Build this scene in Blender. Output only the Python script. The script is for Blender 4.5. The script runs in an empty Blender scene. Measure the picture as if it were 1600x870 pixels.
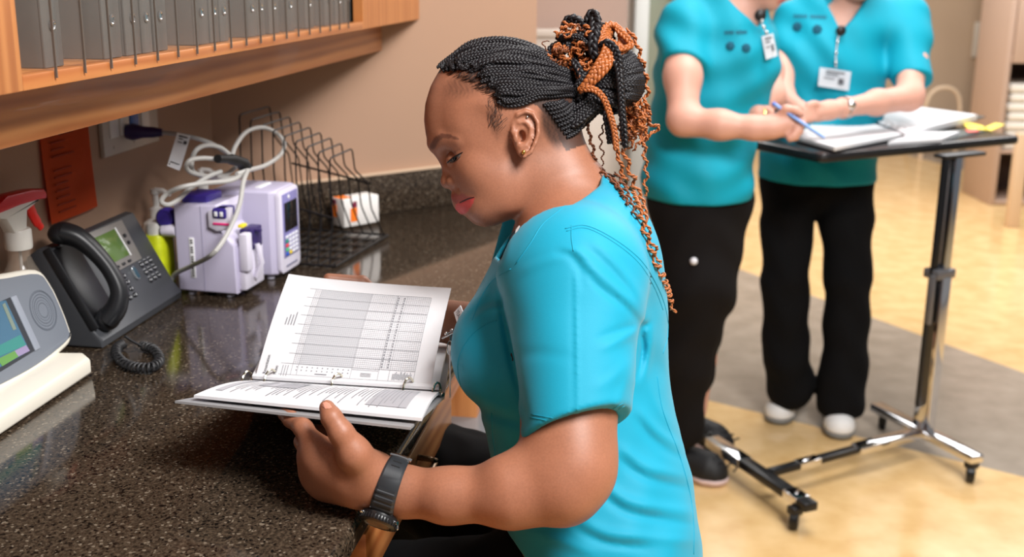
import bpy, bmesh, math, random
import numpy as np
from mathutils import Vector, Matrix
from mathutils.bvhtree import BVHTree
random.seed(7)
SC = bpy.context.scene
COL = SC.collection
# ---------------- camera (the photograph is 1600x870) ----------------
F = 1800.0; PITCH = math.radians(15.034); ROLL = math.radians(.558); HC = 1.5
_cp, _sp, _cr, _sr = math.cos(PITCH), math.sin(PITCH), math.cos(ROLL), math.sin(ROLL)
def _w(cx, cy, cz):                      # camera coords (right, down, forward) -> world direction
    a = cx * _cr + cy * _sr; b = -cx * _sr + cy * _cr
    return Vector((a, cz * _cp - b * _sp, -b * _cp - cz * _sp))
cam_d = bpy.data.cameras.new('camera'); cam = bpy.data.objects.new('camera', cam_d); COL.objects.link(cam)
SC.camera = cam
_X, _Y, _Z = _w(1, 0, 0), _w(0, -1, 0), _w(0, 0, -1)
cam.matrix_world = Matrix(((_X.x, _Y.x, _Z.x, 0), (_X.y, _Y.y, _Z.y, 0), (_X.z, _Y.z, _Z.z, HC), (0, 0, 0, 1)))
cam_d.sensor_width = 36; cam_d.lens = F / 1600 * 36; cam_d.clip_start = .05
cam_d.dof.use_dof = True; cam_d.dof.focus_distance = 1.40; cam_d.dof.aperture_fstop = 5.0
# ---------------- light ----------------
world = bpy.data.worlds.new('world'); SC.world = world; world.use_nodes = True
world.node_tree.nodes['Background'].inputs[0].default_value = (1, .97, .95, 1)
world.node_tree.nodes['Background'].inputs[1].default_value = .24
def area_light(loc, target, size, power, col=(1, .975, .955), sy=None):
    l = bpy.data.lights.new('ceiling_light', 'AREA'); l.energy = power; l.size = size; l.color = col
    l.shape = 'RECTANGLE'; l.size_y = sy or size
    o = bpy.data.objects.new('ceiling_light', l); COL.objects.link(o); o.location = loc
    o.rotation_euler = (Vector(target) - Vector(loc)).to_track_quat('-Z', 'Y').to_euler()
    o['kind'] = 'helper'
    return o
area_light((1.1, .15, 2.95), (0, 1.6, .9), .9, 128, sy=.9)
area_light((1.1, 3.3, 2.9), (.9, 3.4, 0), 1.6, 62, sy=1.2)
area_light((2.6, 6.5, 3.0), (2.6, 6.5, 0), 3.4, 190, sy=3.4)
SC.view_settings.view_transform = 'Standard'; SC.view_settings.look = 'None'
SC.view_settings.gamma = 1; SC.view_settings.use_curve_mapping = False; SC.view_settings.exposure = .12
SC.cycles.use_denoising = True
SC.cycles.max_bounces = 8
SC.cycles.caustics_reflective = False; SC.cycles.caustics_refractive = False
# ---------------- geometry of the place ----------------
def ray(x, y):
    return _w((x - 800) / F, (y - 435) / F, 1)
def onz(x, y, z):
    r = ray(x, y); t = (z - HC) / r.z
    return Vector((0, 0, HC)) + t * r
def ond(x, y, d):
    return Vector((0, 0, HC)) + d * ray(x, y)
Y1, Y2 = math.radians(8.16), math.radians(51.2)
D1 = Vector((math.sin(Y1), math.cos(Y1), 0)); N1 = Vector((-D1.y, D1.x, 0))
D2 = Vector((math.sin(Y2), math.cos(Y2), 0)); N2 = Vector((-D2.y, D2.x, 0))
E0 = Vector((-.1712, 1.1891, 0)); C0 = Vector((-.678, 2.5867, 0))
def frame(o, d):
    n = Vector((-d.y, d.x, 0))
    return Matrix(((d.x, n.x, 0, o.x), (d.y, n.y, 0, o.y), (0, 0, 1, o.z), (0, 0, 0, 1)))
FL = frame(E0, D1)           # x along the counter, y towards the left wall
FW = frame(C0, D2)           # x along the angled wall, y into that wall
def fl(s, n, z): return FL @ Vector((s, n, z))
def fw(s, n, z): return FW @ Vector((s, n, z))
def T(x, y, z): return Matrix.Translation((x, y, z))
def RX(a): return Matrix.Rotation(math.radians(a), 4, 'X')
def RY(a): return Matrix.Rotation(math.radians(a), 4, 'Y')
def RZ(a): return Matrix.Rotation(math.radians(a), 4, 'Z')
def lin(c):
    if isinstance(c, str): c = [int(c[i:i+2], 16) for i in (0, 2, 4)]
    return tuple((v / 255 / 12.92 if v / 255 <= .04045 else ((v / 255 + .055) / 1.055) ** 2.4) for v in c)
# ---------------- materials ----------------
MATS = {}
def mat(name, c=(200, 200, 200), rough=.5, metal=0, spec=.5, bump=0, bscale=200, var=0, vscale=30, trans=0, ior=1.45, coat=0, emit=0, alpha=1, sss=0, sheen=0, attr=None):
    if name in MATS: return MATS[name]
    m = bpy.data.materials.new(name); m.use_nodes = True; nt = m.node_tree; b = nt.nodes['Principled BSDF']
    lc = lin(c)
    b.inputs['Base Color'].default_value = (*lc, 1)
    b.inputs['Roughness'].default_value = rough; b.inputs['Metallic'].default_value = metal
    b.inputs['Specular IOR Level'].default_value = spec; b.inputs['IOR'].default_value = ior
    b.inputs['Transmission Weight'].default_value = trans; b.inputs['Coat Weight'].default_value = coat
    b.inputs['Alpha'].default_value = alpha
    if sheen: b.inputs['Sheen Weight'].default_value = sheen
    if sss:
        b.inputs['Subsurface Weight'].default_value = sss
        b.inputs['Subsurface Radius'].default_value = (.6, .25, .12); b.inputs['Subsurface Scale'].default_value = .008
    if emit:
        b.inputs['Emission Color'].default_value = (*lc, 1); b.inputs['Emission Strength'].default_value = emit
    tc = nt.nodes.new('ShaderNodeTexCoord')
    src = None
    if attr:
        a = nt.nodes.new('ShaderNodeVertexColor'); a.layer_name = attr; src = a.outputs['Color']
        nt.links.new(src, b.inputs['Base Color'])
    if var:
        n = nt.nodes.new('ShaderNodeTexNoise'); n.inputs['Scale'].default_value = vscale; n.inputs['Detail'].default_value = 4
        nt.links.new(tc.outputs['Object'], n.inputs['Vector'])
        mp = nt.nodes.new('ShaderNodeMapRange'); mp.inputs[1].default_value = .3; mp.inputs[2].default_value = .7
        mp.inputs[3].default_value = 1 - var; mp.inputs[4].default_value = 1 + var * .6
        nt.links.new(n.outputs[0], mp.inputs[0])
        mx = nt.nodes.new('ShaderNodeVectorMath'); mx.operation = 'SCALE'
        if src: nt.links.new(src, mx.inputs[0])
        else: mx.inputs[0].default_value = lc
        nt.links.new(mp.outputs[0], mx.inputs['Scale']); nt.links.new(mx.outputs[0], b.inputs['Base Color'])
    if bump:
        n = nt.nodes.new('ShaderNodeTexNoise'); n.inputs['Scale'].default_value = bscale; n.inputs['Detail'].default_value = 3
        nt.links.new(tc.outputs['Object'], n.inputs['Vector'])
        bp = nt.nodes.new('ShaderNodeBump'); bp.inputs['Strength'].default_value = bump; bp.inputs['Distance'].default_value = .002
        nt.links.new(n.outputs[0], bp.inputs['Height']); nt.links.new(bp.outputs[0], b.inputs['Normal'])
    MATS[name] = m
    return m
def skin_shader(m, amt=.16, cheek=(1.12, .96, .92)):
    nt = m.node_tree; b = nt.nodes['Principled BSDF']; src = b.inputs['Base Color'].links[0].from_socket
    tc = nt.nodes.new('ShaderNodeTexCoord'); cols = []
    n1_ = nt.nodes.new('ShaderNodeTexNoise'); n1_.inputs['Scale'].default_value = 26; n1_.inputs['Detail'].default_value = 5
    n2_ = nt.nodes.new('ShaderNodeTexNoise'); n2_.inputs['Scale'].default_value = 420; n2_.inputs['Detail'].default_value = 2
    for n in (n1_, n2_): nt.links.new(tc.outputs['Object'], n.inputs['Vector'])
    ad = nt.nodes.new('ShaderNodeMath'); ad.operation = 'MULTIPLY_ADD'; ad.inputs[1].default_value = amt * 2; ad.inputs[2].default_value = 1 - amt
    nt.links.new(n1_.outputs[0], ad.inputs[0])
    ad2 = nt.nodes.new('ShaderNodeMath'); ad2.operation = 'MULTIPLY_ADD'; ad2.inputs[1].default_value = .36; nt.links.new(n2_.outputs[0], ad2.inputs[0])
    sb = nt.nodes.new('ShaderNodeMath'); sb.operation = 'SUBTRACT'; sb.inputs[1].default_value = .18; nt.links.new(ad.outputs[0], sb.inputs[0]); nt.links.new(sb.outputs[0], ad2.inputs[2])
    sc = nt.nodes.new('ShaderNodeVectorMath'); sc.operation = 'SCALE'; nt.links.new(src, sc.inputs[0]); nt.links.new(ad2.outputs[0], sc.inputs['Scale'])
    nt.links.new(sc.outputs[0], b.inputs['Base Color'])
def wood_mat(name, c1, c2, axis='X', scale=1.0):
    if name in MATS: return MATS[name]
    m = mat(name, c1, rough=.38, coat=.15); nt = m.node_tree; b = nt.nodes['Principled BSDF']
    tc = nt.nodes.new('ShaderNodeTexCoord'); mp = nt.nodes.new('ShaderNodeMapping')
    s = [14, 14, 14]; s['XYZ'.index(axis)] = .9
    mp.inputs['Scale'].default_value = [v * scale for v in s]
    nt.links.new(tc.outputs['Object'], mp.inputs[0])
    n = nt.nodes.new('ShaderNodeTexNoise'); n.inputs['Scale'].default_value = 3; n.inputs['Detail'].default_value = 6; n.inputs['Distortion'].default_value = .6
    nt.links.new(mp.outputs[0], n.inputs['Vector'])
    w = nt.nodes.new('ShaderNodeTexWave'); w.inputs['Scale'].default_value = 1.2; w.inputs['Distortion'].default_value = 7; w.inputs['Detail'].default_value = 3
    w.bands_direction = 'Z' if axis != 'Z' else 'X'
    nt.links.new(mp.outputs[0], w.inputs['Vector'])
    mi = nt.nodes.new('ShaderNodeMix'); mi.data_type = 'FLOAT'; mi.inputs[0].default_value = .35
    nt.links.new(n.outputs[0], mi.inputs[2]); nt.links.new(w.outputs[1], mi.inputs[3])
    r = nt.nodes.new('ShaderNodeValToRGB'); r.color_ramp.elements[0].position = .25; r.color_ramp.elements[1].position = .7
    r.color_ramp.elements[0].color = (*lin(c2), 1); r.color_ramp.elements[1].color = (*lin(c1), 1)
    nt.links.new(mi.outputs[0], r.inputs[0]); nt.links.new(r.outputs[0], b.inputs['Base Color'])
    return m
# ---------------- mesh builder ----------------
class MB:
    def __init__(s): s.bm = bmesh.new(); s.idx = 0; s.M = Matrix.Identity(4)
    def _fin(s, verts, M):
        bmesh.ops.transform(s.bm, matrix=s.M @ (M or Matrix.Identity(4)), verts=verts)
        for v in verts:
            for f in v.link_faces: f.material_index = s.idx
        return s
    def box(s, x0, x1, y0, y1, z0, z1, bev=0, M=None, seg=2):
        r = bmesh.ops.create_cube(s.bm, size=1)['verts']
        for v in r: v.co = Vector(((x0 + x1) / 2 + v.co.x * (x1 - x0), (y0 + y1) / 2 + v.co.y * (y1 - y0), (z0 + z1) / 2 + v.co.z * (z1 - z0)))
        if bev:
            ed = {e for v in r for e in v.link_edges}
            rr = bmesh.ops.bevel(s.bm, geom=list(ed), offset=bev, segments=seg, affect='EDGES', profile=.5)
            r = [v for v in rr['verts']]
        return s._fin(list(set(r)), M)
    def cyl(s, r0, h, r1=None, seg=24, M=None, cap=True, bev=0):   # along +z from 0 to h
        prof = [(r0, 0), (r1 if r1 is not None else r0, h)]
        if bev: prof = [(r0 - bev, 0), (r0, bev), (prof[1][0], h - bev), (prof[1][0] - bev, h)]
        return s.lathe(prof, seg, M, cap)
    def lathe(s, prof, seg=24, M=None, cap=True):
        rings = []
        for r, z in prof:
            rings.append([s.bm.verts.new((max(r, 1e-5) * math.cos(2 * math.pi * i / seg), max(r, 1e-5) * math.sin(2 * math.pi * i / seg), z)) for i in range(seg)])
        for a, b in zip(rings, rings[1:]):
            for i in range(seg): s.bm.faces.new((a[i], a[(i + 1) % seg], b[(i + 1) % seg], b[i]))
        if cap:
            s.bm.faces.new(rings[0][::-1]); s.bm.faces.new(rings[-1])
        return s._fin([v for r in rings for v in r], M)
    def prism(s, pts, z0, z1, M=None, bev=0, seg=2):      # polygon in xy extruded in z
        a = [s.bm.verts.new((x, y, z0)) for x, y in pts]; b = [s.bm.verts.new((x, y, z1)) for x, y in pts]
        n = len(pts); fs = []
        for i in range(n): fs.append(s.bm.faces.new((a[i], a[(i + 1) % n], b[(i + 1) % n], b[i])))
        fs.append(s.bm.faces.new(a[::-1])); fs.append(s.bm.faces.new(b))
        bmesh.ops.recalc_face_normals(s.bm, faces=fs)
        vs = a + b
        if bev:
            ed = list(set(list(fs[-1].edges) + list(fs[-2].edges)))
            rr = bmesh.ops.bevel(s.bm, geom=ed, offset=bev, segments=seg, affect='EDGES', profile=.5)
            vs = list(set(rr['verts'] + [v for v in vs if v.is_valid]))
        return s._fin(vs, M)
    def tube(s, pts, r, seg=10, M=None, closed=False, cap=True, flat=1.0):
        pts = [Vector(p) for p in pts]; n = len(pts); rings = []
        up = None
        for i, p in enumerate(pts):
            if closed: t = (pts[(i + 1) % n] - pts[i - 1])
            else: t = pts[min(i + 1, n - 1)] - pts[max(i - 1, 0)]
            if t.length < 1e-9: t = Vector((0, 0, 1))
            t.normalize()
            if up is None:
                up = Vector((0, 0, 1)) if abs(t.z) < .9 else Vector((1, 0, 0))
            up = (up - t * up.dot(t)); up.normalize() if up.length > 1e-6 else None
            sd = t.cross(up)
            rr = r[i] if isinstance(r, (list, tuple)) else r
            rings.append([s.bm.verts.new(p + (sd * math.cos(2 * math.pi * k / seg) + up * flat * math.sin(2 * math.pi * k / seg)) * rr) for k in range(seg)])
        m = n if closed else n - 1
        for i in range(m):
            a, b = rings[i], rings[(i + 1) % n]
            for k in range(seg): s.bm.faces.new((a[k], a[(k + 1) % seg], b[(k + 1) % seg], b[k]))
        if cap and not closed: s.bm.faces.new(rings[0][::-1]); s.bm.faces.new(rings[-1])
        return s._fin([v for r_ in rings for v in r_], M)
    def ball(s, c, r, M=None, u=20, v=12):
        rr = r if isinstance(r, (list, tuple)) else (r, r, r)
        vs = bmesh.ops.create_uvsphere(s.bm, u_segments=u, v_segments=v, radius=1)['verts']
        for w in vs: w.co = Vector((c[0] + w.co.x * rr[0], c[1] + w.co.y * rr[1], c[2] + w.co.z * rr[2]))
        return s._fin(vs, M)
    def grid(s, fn, nu, nv, M=None, thick=0):
        V = [[s.bm.verts.new(fn(i / nu, j / nv)) for j in range(nv + 1)] for i in range(nu + 1)]
        fs = []
        for i in range(nu):
            for j in range(nv): fs.append(s.bm.faces.new((V[i][j], V[i + 1][j], V[i + 1][j + 1], V[i][j + 1])))
        vs = [v for r in V for v in r]
        if thick:
            g = bmesh.ops.solidify(s.bm, geom=fs, thickness=thick)['geom']
            vs += [x for x in g if isinstance(x, bmesh.types.BMVert)]
        return s._fin(list(set(vs)), M)
    def build(s, name, mats, parent=None, world=False, smooth=35, label=None):
        bmesh.ops.recalc_face_normals(s.bm, faces=s.bm.faces)
        me = bpy.data.meshes.new(name); s.bm.to_mesh(me); s.bm.free()
        for m in (mats if isinstance(mats, (list, tuple)) else [mats]): me.materials.append(m)
        return link(name, me, parent, world, smooth, label)
def link(name, me, parent=None, world=False, smooth=35, label=None):
    o = bpy.data.objects.new(name, me); COL.objects.link(o)
    if smooth and len(me.polygons):
        if smooth >= 180: me.shade_smooth()
        else: me.shade_smooth(); me.set_sharp_from_angle(angle=math.radians(smooth))
    if parent:
        o.parent = parent
        if world: o.matrix_parent_inverse = wmat(parent).inverted()
    if label: o['label'] = label
    return o
def wmat(o):
    m = o.matrix_basis.copy()
    if o.parent: return wmat(o.parent) @ o.matrix_parent_inverse @ m
    return m
def tag(o, label, cat, group=None, kind=None):
    if kind: o['kind'] = kind
    if label: o['label'] = label
    if cat: o['category'] = cat
    if group: o['group'] = group
    return o
def thing(name, label, cat, M=None, group=None):
    o = bpy.data.objects.new(name, None); COL.objects.link(o)
    if M is not None: o.matrix_basis = M
    o.empty_display_size = .05
    return tag(o, label, cat, group)
def struct(name, mb, m, **k):
    o = mb.build(name, m, **k); o['kind'] = 'structure'; return o
def copy_tree(o, parent=None):
    c = o.copy(); COL.objects.link(c); c.parent = parent
    for ch in list(o.children): copy_tree(ch, c)
    return c
def spline(pts, n=8, closed=False):       # catmull-rom
    P = [np.array(p, float) for p in pts]; out = []
    m = len(P)
    rng = range(m if closed else m - 1)
    for i in rng:
        p0 = P[i - 1] if (closed or i > 0) else P[0]; p1 = P[i]; p2 = P[(i + 1) % m]
        p3 = P[(i + 2) % m] if (closed or i + 2 < m) else P[-1]
        for k in range(n):
            t = k / n
            out.append(.5 * ((2 * p1) + (-p0 + p2) * t + (2 * p0 - 5 * p1 + 4 * p2 - p3) * t * t + (-p0 + 3 * p1 - 3 * p2 + p3) * t ** 3))
    if not closed: out.append(P[-1])
    return out
def rrect(x0, x1, y0, y1, r, n=5):
    out = []
    for cx, cy, a in ((x1 - r, y1 - r, 0), (x0 + r, y1 - r, 90), (x0 + r, y0 + r, 180), (x1 - r, y0 + r, 270)):
        for k in range(n + 1):
            t = math.radians(a + 90 * k / n); out.append((cx + r * math.cos(t), cy + r * math.sin(t)))
    return out
# ---------------- room shell ----------------
def floor_mat():
    m = mat('vinyl_floor', (226, 186, 128), rough=.16, spec=.5); nt = m.node_tree; b = nt.nodes['Principled BSDF']
    geo = nt.nodes.new('ShaderNodeNewGeometry'); sx = nt.nodes.new('ShaderNodeSeparateXYZ'); nt.links.new(geo.outputs['Position'], sx.inputs[0])
    def half(p, q):       # 1 on the far side of line p-q
        d = (Vector(q) - Vector(p)).normalized(); n = Vector((-d.y, d.x)); c = n.dot(Vector(p))
        v = nt.nodes.new('ShaderNodeVectorMath'); v.operation = 'DOT_PRODUCT'; v.inputs[1].default_value = (n.x, n.y, 0)
        nt.links.new(geo.outputs['Position'], v.inputs[0])
        g = nt.nodes.new('ShaderNodeMath'); g.operation = 'GREATER_THAN'; g.inputs[1].default_value = c
        nt.links.new(v.outputs['Value'], g.inputs[0]); return g.outputs[0]
    def mul(a, b_):
        g = nt.nodes.new('ShaderNodeMath'); g.operation = 'MULTIPLY'
        nt.links.new(a, g.inputs[0])
        nt.links.new(b_, g.inputs[1]); return g.outputs[0]
    def inv(a):
        g = nt.nodes.new('ShaderNodeMath'); g.operation = 'SUBTRACT'; g.inputs[0].default_value = 1; nt.links.new(a, g.inputs[1]); return g.outputs[0]
    lo = half((.69, 3.93), (1.59, 3.28)); hi = half((1.15, 5.89), (2.0, 4.24))
    far = half((3.3, 10.0), (3.75, 8.35))
    g1 = mul(lo, inv(hi))
    ad = nt.nodes.new('ShaderNodeMath'); ad.operation = 'MAXIMUM'; nt.links.new(g1, ad.inputs[0])
    ad2 = nt.nodes.new('ShaderNodeMath'); ad2.operation = 'MULTIPLY'; nt.links.new(far, ad2.inputs[0]); nt.links.new(hi, ad2.inputs[1])
    ad3 = nt.nodes.new('ShaderNodeMath'); ad3.operation = 'MAXIMUM'; nt.links.new(g1, ad3.inputs[0]); nt.links.new(ad2.outputs[0], ad3.inputs[1])
    n = nt.nodes.new('ShaderNodeTexNoise'); n.inputs['Scale'].default_value = 9; n.inputs['Detail'].default_value = 6
    nt.links.new(geo.outputs['Position'], n.inputs['Vector'])
    r1 = nt.nodes.new('ShaderNodeValToRGB'); r1.color_ramp.elements[0].position = .3; r1.color_ramp.elements[1].position = .7
    r1.color_ramp.elements[0].color = (*lin((206, 168, 112)), 1); r1.color_ramp.elements[1].color = (*lin((226, 192, 140)), 1)
    r2 = nt.nodes.new('ShaderNodeValToRGB'); r2.color_ramp.elements[0].position = .3; r2.color_ramp.elements[1].position = .7
    r2.color_ramp.elements[0].color = (*lin((142, 130, 116)), 1); r2.color_ramp.elements[1].color = (*lin((162, 150, 136)), 1)
    nt.links.new(n.outputs[0], r1.inputs[0]); nt.links.new(n.outputs[0], r2.inputs[0])
    mx = nt.nodes.new('ShaderNodeMix'); mx.data_type = 'RGBA'
    nt.links.new(ad3.outputs[0], mx.inputs[0]); nt.links.new(r1.outputs[0], mx.inputs[6]); nt.links.new(r2.outputs[0], mx.inputs[7])
    nt.links.new(mx.outputs[2], b.inputs['Base Color'])
    return m
paint = mat('wall_paint', (168, 135, 112), rough=.75, bump=.15, bscale=300, var=.03, vscale=3)
paint2 = mat('wall_paint_rose', (172, 144, 130), rough=.75, var=.02, vscale=3)
cream = mat('cream_panel', (206, 192, 180), rough=.5)
m = MB(); m.box(-2.5, 7, -1.5, 13, -.1, 0); struct('floor', m, floor_mat())
m = MB(); m.M = FL; m.box(-2.6, 1.54, .70, .80, 0, 2.9); struct('wall_left', m, paint)
m = MB(); m.M = FW; m.box(-.04, .947, 0, .12, 0, 2.9); struct('wall_back', m, paint)
# wall that carries on behind the angled one, with a cream lower panel
m = MB(); m.box(-.05, .345, 3.62, 3.74, 0, 2.9); struct('wall_alcove', m, paint2)
m = MB(); m.box(.062, .340, 3.585, 3.62, 0, 1.325, .006); m.box(.062, .340, 3.575, 3.62, 1.30, 1.325, .004); struct('trim_1', m, cream)
# white steel door set in the far wall
steel = mat('white_door_steel', (214, 214, 210), rough=.35, spec=.6)
m = MB()
m.box(.50, .56, 4.9, 5.02, 0, 2.2, .008); m.box(.66, .74, 4.88, 5.02, 0, 2.2, .008); m.box(.50, .74, 4.9, 5.02, 2.1, 2.2, .008); m.box(.76, .84, 4.86, 5.0, 0, 2.2, .008)
struct('trim_2', m, steel)
m = MB(); m.box(.56, .66, 4.95, 4.97, .9, 2.1); wd = struct('window_1', m, mat('sidelight_glass', (190, 200, 180), rough=.1, trans=.6, spec=.6))
m = MB(); m.box(.56, .66, 4.93, 4.99, 0, .9, .004); m.build('window_panel', cream, wd)
# far walls on the right of the room
beige = mat('far_wall_beige', (200, 176, 150), rough=.7, var=.03, vscale=2)
m = MB(); m.box(.4, 4.9, 10.9, 11.02, 0, 3.0); struct('wall_far', m, beige)
m = MB(); m.box(.42, .56, 5.02, 10.9, 0, 3.0); struct('wall_side', m, cream)
m = MB(); m.box(4.2, 7.0, 10.4, 10.55, 0, 3.0); struct('wall_right', m, beige)
m = MB(); m.box(.56, 4.2, 10.885, 10.9, 0, .1, .003); struct('baseboard_far', m, mat('rubber_base', (120, 100, 84), rough=.5))
# ---------------- nurse station counter ----------------
def granite():
    m = mat('speckled_stone', (60, 52, 44), rough=.10, spec=.55); nt = m.node_tree; b = nt.nodes['Principled BSDF']
    tc = nt.nodes.new('ShaderNodeTexCoord')
    n = nt.nodes.new('ShaderNodeTexNoise'); n.inputs['Scale'].default_value = 210; n.inputs['Detail'].default_value = 3; n.inputs['Roughness'].default_value = .7
    nt.links.new(tc.outputs['Object'], n.inputs['Vector'])
    r = nt.nodes.new('ShaderNodeValToRGB'); e = r.color_ramp.elements
    e[0].position = .36; e[0].color = (*lin((38, 31, 25)), 1); e[1].position = .68; e[1].color = (*lin((84, 71, 58)), 1)
    x = r.color_ramp.elements.new(.47); x.color = (*lin((53, 43, 34)), 1)
    nt.links.new(n.outputs[0], r.inputs[0])
    v = nt.nodes.new('ShaderNodeTexVoronoi'); v.inputs['Scale'].default_value = 330
    nt.links.new(tc.outputs['Object'], v.inputs['Vector'])
    cmpn = nt.nodes.new('ShaderNodeSeparateColor'); nt.links.new(v.outputs['Color'], cmpn.inputs[0])
    gt = nt.nodes.new('ShaderNodeMath'); gt.operation = 'GREATER_THAN'; gt.inputs[1].default_value = .87; nt.links.new(cmpn.outputs[0], gt.inputs[0])
    mx = nt.nodes.new('ShaderNodeMix'); mx.data_type = 'RGBA'; nt.links.new(gt.outputs[0], mx.inputs[0]); nt.links.new(r.outputs[0], mx.inputs[6])
    mx.inputs[7].default_value = (*lin((18, 14, 12)), 1)
    gt2 = nt.nodes.new('ShaderNodeMath'); gt2.operation = 'GREATER_THAN'; gt2.inputs[1].default_value = .955; nt.links.new(cmpn.outputs[1], gt2.inputs[0])
    m2 = nt.nodes.new('ShaderNodeMix'); m2.data_type = 'RGBA'; nt.links.new(gt2.outputs[0], m2.inputs[0]); nt.links.new(mx.outputs[2], m2.inputs[6])
    m2.inputs[7].default_value = (*lin((112, 100, 86)), 1)
    nt.links.new(m2.outputs[2], b.inputs['Base Color'])
    return m
stone = granite()
oak = wood_mat('cherry_wood', (190, 126, 74), (150, 86, 44), 'X', .8)
oakz = wood_mat('cherry_wood_upright', (190, 126, 74), (156, 92, 48), 'Z', .8)
chrome = mat('chrome', (225, 225, 228), rough=.08, metal=1)
blackp = mat('black_plastic', (22, 22, 24), rough=.4)
# the stone top, one continuous L with a rounded front edge
sa = .9469
m = MB()
end = FL.inverted() @ fw(sa, 0, 0)
end2 = FL.inverted() @ fw(sa, -.45, 0)
k = end2.x + 0.0
poly = [(-1.3, 0), (1.05, 0), ((FL.inverted() @ fw(.70, -.46, 0)).x, (FL.inverted() @ fw(.70, -.46, 0)).y), ((FL.inverted() @ fw(sa, -.42, 0)).x, (FL.inverted() @ fw(sa, -.42, 0)).y), (end.x, end.y - .003), (1.4815, .699), (-1.3, .699)]
m.prism(poly, .86, .90, bev=.012, seg=3)
top = m.build('countertop', stone)
top.matrix_basis = FL
tag(top, 'dark brown speckled polished stone worktop of the nurse station', 'countertop')
# backsplash
m = MB(); m.box(.002, sa, -.018, -.001, .9005, 1.0, .002); b2 = m.build('backsplash', stone); b2.matrix_basis = FW
tag(b2, 'speckled stone upstand along the back of the counter below the beige wall', 'backsplash')
m = MB(); m.box(.002, sa, -.0185, -.001, 1.0005, 1.005); m.build('sealant_strip', mat('sealant', (196, 170, 144), rough=.6), b2)
# base cabinet with drawers under the worktop
base = thing('base_cabinet', 'cherry wood drawer unit under the stone worktop beside the seated woman', 'cabinet', FL)
m = MB(); m.box(-1.2, .035, .05, .66, .08, .855); m.build('body', oakz, base)
m = MB(); m.box(-1.2, .035, .09, .66, .001, .08); m.build('plinth', mat('plinth_dark', (50, 38, 30), rough=.6), base)
for i, (a, c) in enumerate(((-1.15, -.62), (-.615, -.30), (-.295, .03))):
    m = MB(); off = .0
    if i == 1: m.box(a, c, .022, .048, .70, .845, .002)
    else: m.box(a, c, .022, .048, .70, .845, .002)
    d = m.build('drawer', oak, base)
    hm = MB(); x = (a + c) / 2
    hm.tube(spline([(x - .05, .022, .78), (x - .05, -.006, .78), (x + .05, -.006, .78), (x + .05, .022, .78)], 5), .005)
    hm.build('drawer_handle', mat('bronze_handle', (120, 98, 78), rough=.25, metal=1), d)
    m = MB(); m.box(a, c, .022, .048, .10, .69, .002); m.build('door', oakz, base)
m = MB(); m.box(.04, 1.0, .03, .05, .775, .858, .002); m.build('apron', oak, base)
m = MB(); m.box(.042, .56, .004, .028, .785, .856, .002); pd = m.build('pencil_drawer', oak, base)
hm = MB(); hm.tube(spline([(.215, .006, .835), (.215, -.018, .832), (.215, -.020, .826), (.315, -.020, .826), (.315, -.018, .832), (.315, .006, .835)], 5), .0042); hm.build('drawer_handle', mat('bronze_handle', ()), pd)
m = MB(); m.box(.012, .034, -.035, .02, .70, .80, .002); m.build('drawer_side', mat('birch_side', (206, 176, 130), rough=.5), base)
leg = MB(); leg.box(1.0, 1.04, .04, .66, .001, .855, .002); leg.build('side_panel', oakz, base)
# ---------------- upper cabinet ----------------
CF, CB = .313, .699                       # front face / wall, distance from the counter edge
def cab_end(n):                            # where the angled wall is met
    # point on the angled wall plane at that distance from the counter edge
    p = FL.inverted() @ C0; d = FL.inverted().to_3x3() @ D2
    return p.x + (n - p.y) / d.y * d.x - .006
cab = thing('wall_cabinet', 'cherry wood open wall cabinet with binders hanging above the counter', 'cabinet', FL)
ex_f, ex_b, ex_v = cab_end(CF), cab_end(CB), cab_end(.389)
m = MB(); m.prism([(-.9, CF + .018), (cab_end(CF + .018), CF + .018), (ex_b, CB), (-.9, CB)], 1.377, 1.391, bev=.001); m.build('bottom_board', oak, cab)
m = MB(); m.box(-.071, 1.198, CF, CF + .018, 1.377, 1.3925, .0012)
m.build('shelf_edge', oak, cab)
m = MB(); m.prism([(-.9, .389), (ex_v, .389), (cab_end(.408), .408), (-.9, .408)], 1.305, 1.3765, bev=.0015); m.build('light_valance', oak, cab)
m = MB(); m.prism([(1.198, CF), (ex_f, CF), (cab_end(CF + .02), CF + .02), (1.198, CF + .02)], 1.377, 2.1, bev=.001); m.build('right_stile', oakz, cab)
m = MB(); m.box(-.105, -.071, CF, CF + .018, 1.377, 2.1, .0012); m.build('left_stile', oakz, cab)
m = MB(); m.box(-.9, -.108, CF - .018, CF, 1.380, 2.1, .002); m.build('door', oakz, cab)
m = MB(); m.box(-.9, ex_b, CB - .008, CB, 1.391, 2.1); m.build('back_panel', oakz, cab)
m = MB(); m.prism([(-.9, CF + .018), (cab_end(CF + .018), CF + .018), (ex_b, CB - .009), (-.9, CB - .009)], 1.74, 1.757, bev=.001); m.build('upper_board', oak, cab)
m = MB(); m.box(-.105, -.085, CF + .018, CB - .01, 1.392, 1.738); m.build('side_board', oakz, cab)
m = MB(); m.prism([(-.9, CF), (ex_f, CF), (ex_b, CB), (-.9, CB)], 2.1, 2.12, bev=.001); m.build('cabinet_top', oak, cab)
acr = mat('clear_divider', (150, 140, 132), rough=.15, trans=.0, alpha=.12)
acre = mat('divider_edge', (92, 82, 74), rough=.25)
divs = [-.011 + .0609 * i for i in range(19)]
for x in divs:
    m = MB(); m.box(x - .0008, x + .0008, CF - .002, CF + .12, 1.393, 1.70); d = m.build('divider', acr, cab)
    m = MB(); m.box(x - .0008, x + .0008, CF - .0035, CF - .001, 1.385, 1.70); m.build('divider_edge', acre, d)
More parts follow.
